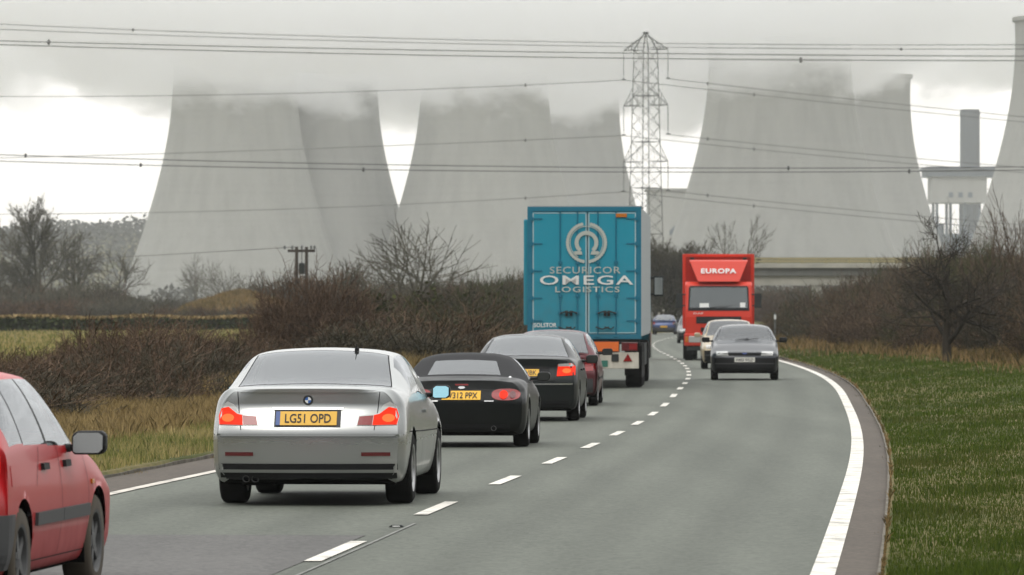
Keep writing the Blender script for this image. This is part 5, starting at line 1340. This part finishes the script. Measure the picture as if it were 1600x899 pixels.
# ================================================================== blue articulated lorry
t = empty('blue_lorry'); tag(t, 'big blue box lorry with white lettering on its rear doors, ahead of the queue', 'lorry')
W, z0, z1, L = 1.25, 1.14, 4.0, 13.4
m = MB(); m.box(-W, W, .05, L, z0, z1); m.build('container', [M['t_side']], t, bevel=.02)
m = MB()
for x in (-W, W - .10): m.box(x - .006, x + .106, -.03, .045, z0 - .05, z1 + .01)
m.box(-W + .1, W - .1, -.03, .045, z1 - .10, z1 + .01).box(-W + .1, W - .1, -.03, .045, z0 - .05, z0 + .06)
m.build('rear_frame', M['t_blue_d'], t, bevel=.008)
MB().box(-W - .01, W + .01, -.028, 3, z1 + .012, z1 + .03).build('roof_edge', M['t_side'], t)
xs = .07                                                     # the doors meet a little right of centre
for (a, b) in ((-W + .105, xs - .012), (xs + .012, W - .105)):
    o = MB().box(a, b, -.02, .03, z0 + .07, z1 - .11).build('rear_door', M['t_blue'], t, bevel=.006)
    m = MB()
    for x in (a + .018, b - .018): m.box(x - .013, x + .013, -.025, -.0205, z0 + .09, z1 - .13)
    for z in (z0 + .08, z1 - .14): m.box(a + .03, b - .03, -.025, -.0205, z, z + .02)
    m.build('door_seal', mat_plain('pale_door_seal', (.36, .5, .54), .6), o)
    sgn = -1 if a < -.5 else 1; xh = a if sgn < 0 else b
    for z in (1.45, 1.95, 2.55, 3.15, 3.7):
        m = MB().box(xh - .02 - (.02 if sgn < 0 else 0.0), xh + .02 + (.02 if sgn > 0 else 0), -.05, -.026, z, z + .09); m.box(min(xh, xh - sgn*.22), max(xh, xh - sgn*.22), -.034, -.0255, z + .03, z + .06)
        m.build('door_hinge', M['t_blue_d'], o)
for x in (-.53, -.15, .30, .70):
    m = MB().tube([(x, -.035, z0 - .02), (x, -.035, z1 - .06)], .015, 8)
    for z in (z0 + .0, z0 + .5, 2.02, 2.75, z1 - .09): m.box(x - .045, x + .045, -.05, -.026, z, z + .06)
    m.build('locking_bar', M['t_blue_d'], t)
for (x, s) in ((-.53, 1), (.30, 1), (-.15, -1), (.70, -1)):
    m = MB().tube([(x, -.07, 1.66), (x + s*.12, -.085, 1.70), (x + s*.27, -.08, 1.66)], .018, 6); m.box(x + s*.24 - .03, x + s*.24 + .03, -.07, -.03, 1.60, 1.72)
    m.build('door_handle', M['t_black'], t)
    MB().tube([(x - .05, -.07, 1.36), (x + s*.10, -.085, 1.31), (x + s*.25, -.08, 1.36)], .016, 6).build('door_handle', M['t_black'], t)
yl = -.054
lettering('SECURICOR', 1.56, .15, (.02, yl, hz(421.5, 122) - .17), M['emblem'], t, bold=.004, spacing=1.1)
lettering('OMEGA', 2.06, .205, (.05, yl, hz(437.5, 122) - .17), M['white'], t, bold=.012, spacing=1.15)
lettering('LOGISTICS', 1.42, .125, (.07, yl, hz(452.5, 122) - .17), M['emblem'], t, bold=.012, spacing=1.15)
lettering('SOLSTOR', .50, .095, (-.86, yl, 1.40), M['white'], t, bold=.02)
# emblem: an omega inside a wreath ring
ec = (.05, hz(377.5, 122) - .17); m = MB()
def arc(r0, r1, a0, a1, n, wob=0.0):
    vs = []; fs = []
    for i in range(n + 1):
        a = a0 + (a1 - a0) * i / n; k = 1 + wob * (i % 2)
        vs += [(ec[0] + r0*math.cos(a), yl, ec[1] + r0*math.sin(a)), (ec[0] + r1*k*math.cos(a), yl, ec[1] + r1*k*math.sin(a))]
        if i: fs.append((2*i-2, 2*i-1, 2*i+1, 2*i))
    m.add(vs, fs)
arc(.385, .445, R(-84), R(80), 40, .03); arc(.385, .445, R(100), R(264), 40, .03)
arc(.355, .372, R(-60), R(240), 36)
arc(.175, .262, R(-52), R(232), 30)
for s in (-1, 1): m.add([(ec[0] + s*.09, yl, ec[1] - .262), (ec[0] + s*.27, yl, ec[1] - .262), (ec[0] + s*.27, yl, ec[1] - .185), (ec[0] + s*.11, yl, ec[1] - .185)], [(0, 1, 2, 3)])
m.build('wreath_emblem', M['emblem'], t)
MB().box(.70, .94, -.05, -.026, z1 - .22, z1 - .14).build('marker_lamp', M['amber'], t)
# side curtain edge showing on the left
MB().box(-W - .10, -W - .008, .3, L - .2, z0 + .25, z1 - .26).build('side_curtain', M['t_blue'], t, bevel=.03)
# chassis, bumper board, lamps
MB().box(-.5, .5, .1, L - .1, .92, z0 - .06).box(-W + .05, W - .05, .02, .18, .98, z0 - .055).build('chassis', M['t_black'], t)
MB().box(.02, .76, -.05, -.02, .82, 1.03).box(-1.12, -.20, -.05, -.02, .82, 1.03).build('marker_board', M['t_orange'], t, bevel=.005)
o = MB().box(-1.2, 1.2, -.02, .06, .44, .80).build('bumper_board', M['t_white'], t, bevel=.01)
MB().prism([(.86, .60), (1.06, .60), (.96, .77)], 'y', -.04, -.021).build('triangle_reflector', M['red_lens'], o)
MB().prism([(-.86, .60), (-1.06, .60), (-.96, .77)], 'y', -.04, -.021).build('triangle_reflector', M['red_lens'], o)
MB().box(.60, .76, -.05, -.021, .60, .76).build('lamp_block', M['t_black'], o, bevel=.01)
MB().box(.28, .52, -.03, -.021, .48, .62).build('number_plate', mat_plain('green_sticker', (.03, .16, .12), .5), o)
MB().box(.06, .22, -.03, -.021, .66, .76).build('warning_sticker', M['amber'], o)
for s in (-1, 1):
    o = MB().box(min(s*.82, s*1.18), max(s*.82, s*1.18), -.05, .02, .83, 1.02).build('tail_light', M['dark_lens'], t, bevel=.01)
    MB().box(min(s*.99, s*1.16), max(s*.99, s*1.16), -.056, -.051, .86, .99).build('brake_lens', M['red_lens'], o)
for ya in (2.1, 3.4, 4.7):
    for s in (-1, 1): wheel(t, s*1.06, ya, .50, .36, s, 8, 'hub', .56)
for s in (-1, 1):
    m = MB(); m.box(s*1.21 - .012, s*1.21 + .012, 5.6, 9.4, .45, .95); m.build('side_guard', M['t_black'], t)
    MB().box(s*1.06 - .19, s*1.06 + .19, .95, .98, .28, .95).build('mud_flap', M['rubber'], t)
MB().box(-.95, .95, 2.0, 2.2, .45, .55).box(-.95, .95, 3.3, 3.5, .45, .55).box(-.95, .95, 4.6, 4.8, .45, .55).build('axle', M['t_black'], t)
# tractor unit
cab = MB(); cab.prism([(13.9, .9), (15.75, .9), (15.8, 1.7), (15.55, 2.9), (15.1, 3.5), (13.9, 3.6)], 'x', -1.22, 1.22).build('cab', M['t_blue'], t, bevel=.06)
MB().prism([(15.803, 1.75), (15.568, 2.85), (15.59, 2.85), (15.82, 1.75)], 'x', -1.1, 1.1).build('windscreen', M['glass'], t)
MB().box(-.45, .45, 10.4, 15.7, .6, .9).build('cab_chassis', M['t_black'], t)
for s in (-1, 1):
    wheel(t, s*1.03, 15.1, .5, .3, s, 8, 'hub', .56); wheel(t, s*.98, 11.6, .5, .5, s, 8, 'hub', .56)
    m = MB(); m.box(s*1.42 - .12, s*1.42 + .12, 15.35, 15.5, 2.05, 2.55).tube([(s*1.2, 15.4, 2.5), (s*1.42, 15.42, 2.5)], .03, 6).tube([(s*1.2, 15.4, 2.1), (s*1.42, 15.42, 2.1)], .03, 6)
    o = m.build('door_mirror', M['t_black'], t, bevel=.02); MB().box(s*1.42 - .10, s*1.42 + .10, 15.335, 15.345, 2.09, 2.51).build('mirror_glass', M['mirror'], o)
    MB().box(s*1.24 - .02, s*1.24 + .02, 12.5, 14.2, .55, 1.2).build('fuel_tank', M['p_grey'], t)
place(t, at(913, 125.5), 125.5, rz=-.040)

# ================================================================== red lorry coming the other way
t = empty('red_lorry'); tag(t, 'red box lorry with white lettering above the cab, driving towards the camera', 'lorry')
# local +y is forward; the cab front sits at y = 0
MB().box(-1.25, 1.25, -8.4, -1.75, 1.15, 3.68).build('box_body', M['l_red_d'], t, bevel=.02)
m = MB()
for s in (-1, 1): m.box(s*1.19 - .06, s*1.19 + .06, -1.76, -1.70, 1.1, 3.70)
m.box(-1.13, 1.13, -1.76, -1.70, 3.59, 3.70).build('box_frame', M['l_red'], t, bevel=.01)
for s in (-1, 1):
    m = MB()
    m.box(s*.92 - .07, s*.92 + .07, -1.70, -1.5, 3.3, 3.58); m.build('deflector_bracket', M['t_black'], t, bevel=.01)
dfl = MB(); dfl.add([(-1.02, -.55, 3.45), (1.02, -.55, 3.45), (.72, -.12, 2.72), (-.72, -.12, 2.72), (-1.02, -1.6, 3.5), (1.02, -1.6, 3.5), (.72, -1.6, 2.72), (-.72, -1.6, 2.72)],
                    [(0, 1, 2, 3), (4, 5, 1, 0), (5, 6, 2, 1), (4, 0, 3, 7), (5, 4, 7, 6), (3, 2, 6, 7)])
o = dfl.build('wind_deflector', M['l_red'], t, bevel=.03)
ty = math.atan2(.43, .73)
lettering('EUROPA', 1.22, .20, (0, -.315 + .028, 3.10), M['white'], o, 'front', bold=.03, tilt=-ty, spacing=1.1)
cab = MB(); cab.prism([(-1.65, .75), (.0, .62), (.02, 1.5), (-.02, 1.78), (-.24, 2.62), (-.42, 2.72), (-1.65, 2.74)], 'x', -1.16, 1.16)
cab.build('cab', M['l_red'], t, bevel=.05)
def fr(x0, x1, z0, z1, y=.0): return None
def ycab(z): return float(np.interp(z, [.62, 1.5, 1.78, 2.62], [.0, .02, -.02, -.24]))
def panel(name, poly, mat, dy=.012, th=.03, par=t):
    vs = [(x, ycab(z) + dy, z) for x, z in poly] + [(x, ycab(z) + dy - th, z) for x, z in poly]; n = len(poly)
    return MB().add(vs, [tuple(range(n)), tuple(range(n, 2*n))[::-1]] + [(i, (i+1) % n, n + (i+1) % n, n + i) for i in range(n)]).build(name, mat, par)
panel('window_seal', [(-1.06, 1.72), (-1.06, 1.80), (-1.03, 2.52), (-.98, 2.58), (.98, 2.58), (1.03, 2.52), (1.06, 1.80), (1.06, 1.72)], M['plastic'], .008)
glass_dark = mat_plain('lorry_windscreen', (.03, .034, .034), .06, coat=.6)
w_ = panel('windscreen', [(-1.01, 1.82), (-.97, 2.53), (.97, 2.53), (1.01, 1.82)], M['glass'], .02, .008)
panel('windscreen_backing', [(-.98, 1.84), (-.95, 2.51), (.95, 2.51), (.98, 1.84)], M['inside'], .010, .004)  # dark sheet behind the glass stands in for the dim cab interior
panel('paper_notice', [(.34, 1.84), (.34, 1.98), (.66, 1.98), (.66, 1.84)], M['white'], .024, .003, w_); panel('paper_notice', [(-.92, 1.84), (-.92, 2.0), (-.74, 2.0), (-.74, 1.84)], M['white'], .024, .003, w_)
for s in (-1, 1):
    m = MB().tube([(s*.15 + .2, -.0, 1.80), (s*.15 - .45, -.06, 1.93)], .016, 5); m.build('wiper', M['plastic'], t)
lettering('DAF', .34, .06, (.70, .034, 1.63), M['white'], t, 'front', bold=.01)
o = panel('grille', [(-.78, 1.28), (-.78, 1.52), (.78, 1.52), (.78, 1.28)], M['plastic'], .014)
for z in (1.34, 1.40, 1.46): panel('grille_bar', [(-.76, z), (-.76, z + .02), (.76, z + .02), (.76, z)], M['plastic_grey'], .024, .01, o)
panel('lower_grille', [(-.62, .98), (-.62, 1.14), (.62, 1.14), (.62, .98)], M['plastic'], .012)
MB().box(-1.2, 1.2, -.25, .09, .50, .93).build('front_bumper', M['l_red'], t, bevel=.04)
MB().box(-1.1, 1.1, -.2, .04, .34, .49).build('bumper_valance', M['t_black'], t, bevel=.02)
for s in (-1, 1):
    o = MB().box(min(s*.62, s*1.04), max(s*.62, s*1.04), .07, .105, .62, .84).build('headlight', M['clear_lens'], t, bevel=.015)
    MB().box(min(s*1.06, s*1.16), max(s*1.06, s*1.16), .07, .10, .64, .82).build('indicator', M['amber'], t, bevel=.01)
    m = MB().box(s*1.36 - .12, s*1.36 + .12, -.22, -.08, 1.82, 2.32).tube([(s*1.12, -.2, 2.28), (s*1.36, -.15, 2.28)], .025, 6).tube([(s*1.12, -.2, 1.9), (s*1.36, -.15, 1.9)], .025, 6)
    o = m.build('door_mirror', M['t_black'], t, bevel=.03); MB().box(s*1.36 - .1, s*1.36 + .1, -.235, -.225, 1.86, 2.28).build('mirror_glass', M['mirror'], o)
    MB().prism([(-1.45, 1.75), (-.32, 1.75), (-.5, 2.5), (-1.45, 2.52)], 'x', s*1.163 - .004, s*1.163 + .004).build('side_window', M['glass'], t)
    wheel(t, s*1.03, -.95, .48, .29, s, 8, 'hub', .56); wheel(t, s*.98, -6.2, .48, .5, s, 8, 'hub', .56)
    MB().box(s*1.2 - .015, s*1.2 + .015, -5.4, -2.2, .5, 1.0).build('side_guard', M['t_black'], t)
MB().box(-.5, .5, -8.3, -.2, .72, 1.1).box(-.9, .9, -1.05, -.85, .42, .54).box(-.9, .9, -6.3, -6.1, .42, .54).build('chassis', M['t_black'], t)
MB().box(-.26, .26, .091, .10, .56, .67).build('number_plate', M['plate_w'], t)
place(t, at(1123, 197), 197, True, rz=-.03)
# ================================================================== air
def vol_box(name, x0, x1, y0, y1, z0, z1, mat, label):
    m = MB().box(x0, x1, y0, y1, z0, z1); o = m.build(name, mat); o['kind'] = 'stuff'; o['label'] = label; o['category'] = name
    o.display_type = 'WIRE'; return o
m = bpy.data.materials.new('haze_air'); m.use_nodes = True; nt = m.node_tree; nt.nodes.clear()
out = N(nt, 'ShaderNodeOutputMaterial'); pv = N(nt, 'ShaderNodeVolumePrincipled'); pv.inputs['Density'].default_value = HAZE; pv.inputs['Color'].default_value = (.90, .92, .93, 1); pv.inputs['Anisotropy'].default_value = .2
nt.links.new(pv.outputs[0], out.inputs['Volume'])
vol_box('haze', -2600, 3600, -160, 4850, -4, 158, m, 'pale grey winter haze lying over the whole scene')

if STEAM:
    m = bpy.data.materials.new('steam_cloud'); m.use_nodes = True; nt = m.node_tree; nt.nodes.clear()
    out = N(nt, 'ShaderNodeOutputMaterial'); pv = N(nt, 'ShaderNodeVolumePrincipled'); pv.inputs['Color'].default_value = (1, 1, 1, 1); pv.inputs['Anisotropy'].default_value = .74
    tc = N(nt, 'ShaderNodeTexCoord'); mp = N(nt, 'ShaderNodeMapping'); mp.inputs['Scale'].default_value = (.028, .0042, .04)
    nt.links.new(tc.outputs['Object'], mp.inputs[0])
    n1 = N(nt, 'ShaderNodeTexNoise'); n1.inputs['Scale'].default_value = 1; n1.inputs['Detail'].default_value = 6; n1.inputs['Roughness'].default_value = .68
    nt.links.new(mp.outputs[0], n1.inputs['Vector'])
    sp = N(nt, 'ShaderNodeSeparateXYZ'); nt.links.new(tc.outputs['Object'], sp.inputs[0])
    hgt = N(nt, 'ShaderNodeMapRange'); hgt.inputs['From Min'].default_value = 78; hgt.inputs['From Max'].default_value = 118; hgt.inputs['To Min'].default_value = -.22; hgt.inputs['To Max'].default_value = .36
    nt.links.new(sp.outputs['Z'], hgt.inputs['Value'])
    ad = N(nt, 'ShaderNodeMath', operation='ADD'); # thick over the towers in the middle, thinning out to both sides
    ax = N(nt, 'ShaderNodeMath', operation='ADD'); ax.inputs[1].default_value = 6; nt.links.new(sp.outputs['X'], ax.inputs[0])
    ab = N(nt, 'ShaderNodeMath', operation='ABSOLUTE'); nt.links.new(ax.outputs[0], ab.inputs[0])
    ex = N(nt, 'ShaderNodeMapRange', interpolation_type='SMOOTHSTEP'); ex.inputs['From Min'].default_value = 126; ex.inputs['From Max'].default_value = 182; ex.inputs['To Max'].default_value = -.24; nt.links.new(ab.outputs[0], ex.inputs['Value'])
    hx = N(nt, 'ShaderNodeMath', operation='ADD'); nt.links.new(hgt.outputs[0], hx.inputs[0]); nt.links.new(ex.outputs[0], hx.inputs[1])
    nt.links.new(n1.outputs['Fac'], ad.inputs[0]); nt.links.new(hx.outputs[0], ad.inputs[1])
    ed = N(nt, 'ShaderNodeMapRange', interpolation_type='SMOOTHSTEP'); ed.inputs['From Min'].default_value = .47; ed.inputs['From Max'].default_value = .68; ed.inputs['To Max'].default_value = STEAM
    nt.links.new(ad.outputs[0], ed.inputs['Value']); nt.links.new(ed.outputs[0], pv.inputs['Density'])
    nt.links.new(pv.outputs[0], out.inputs['Volume'])
    vol_box('steam', -330, 330, 2010, 2720, 78, 155, m, 'drifting grey-white steam wrapped round the tops of the cooling towers')
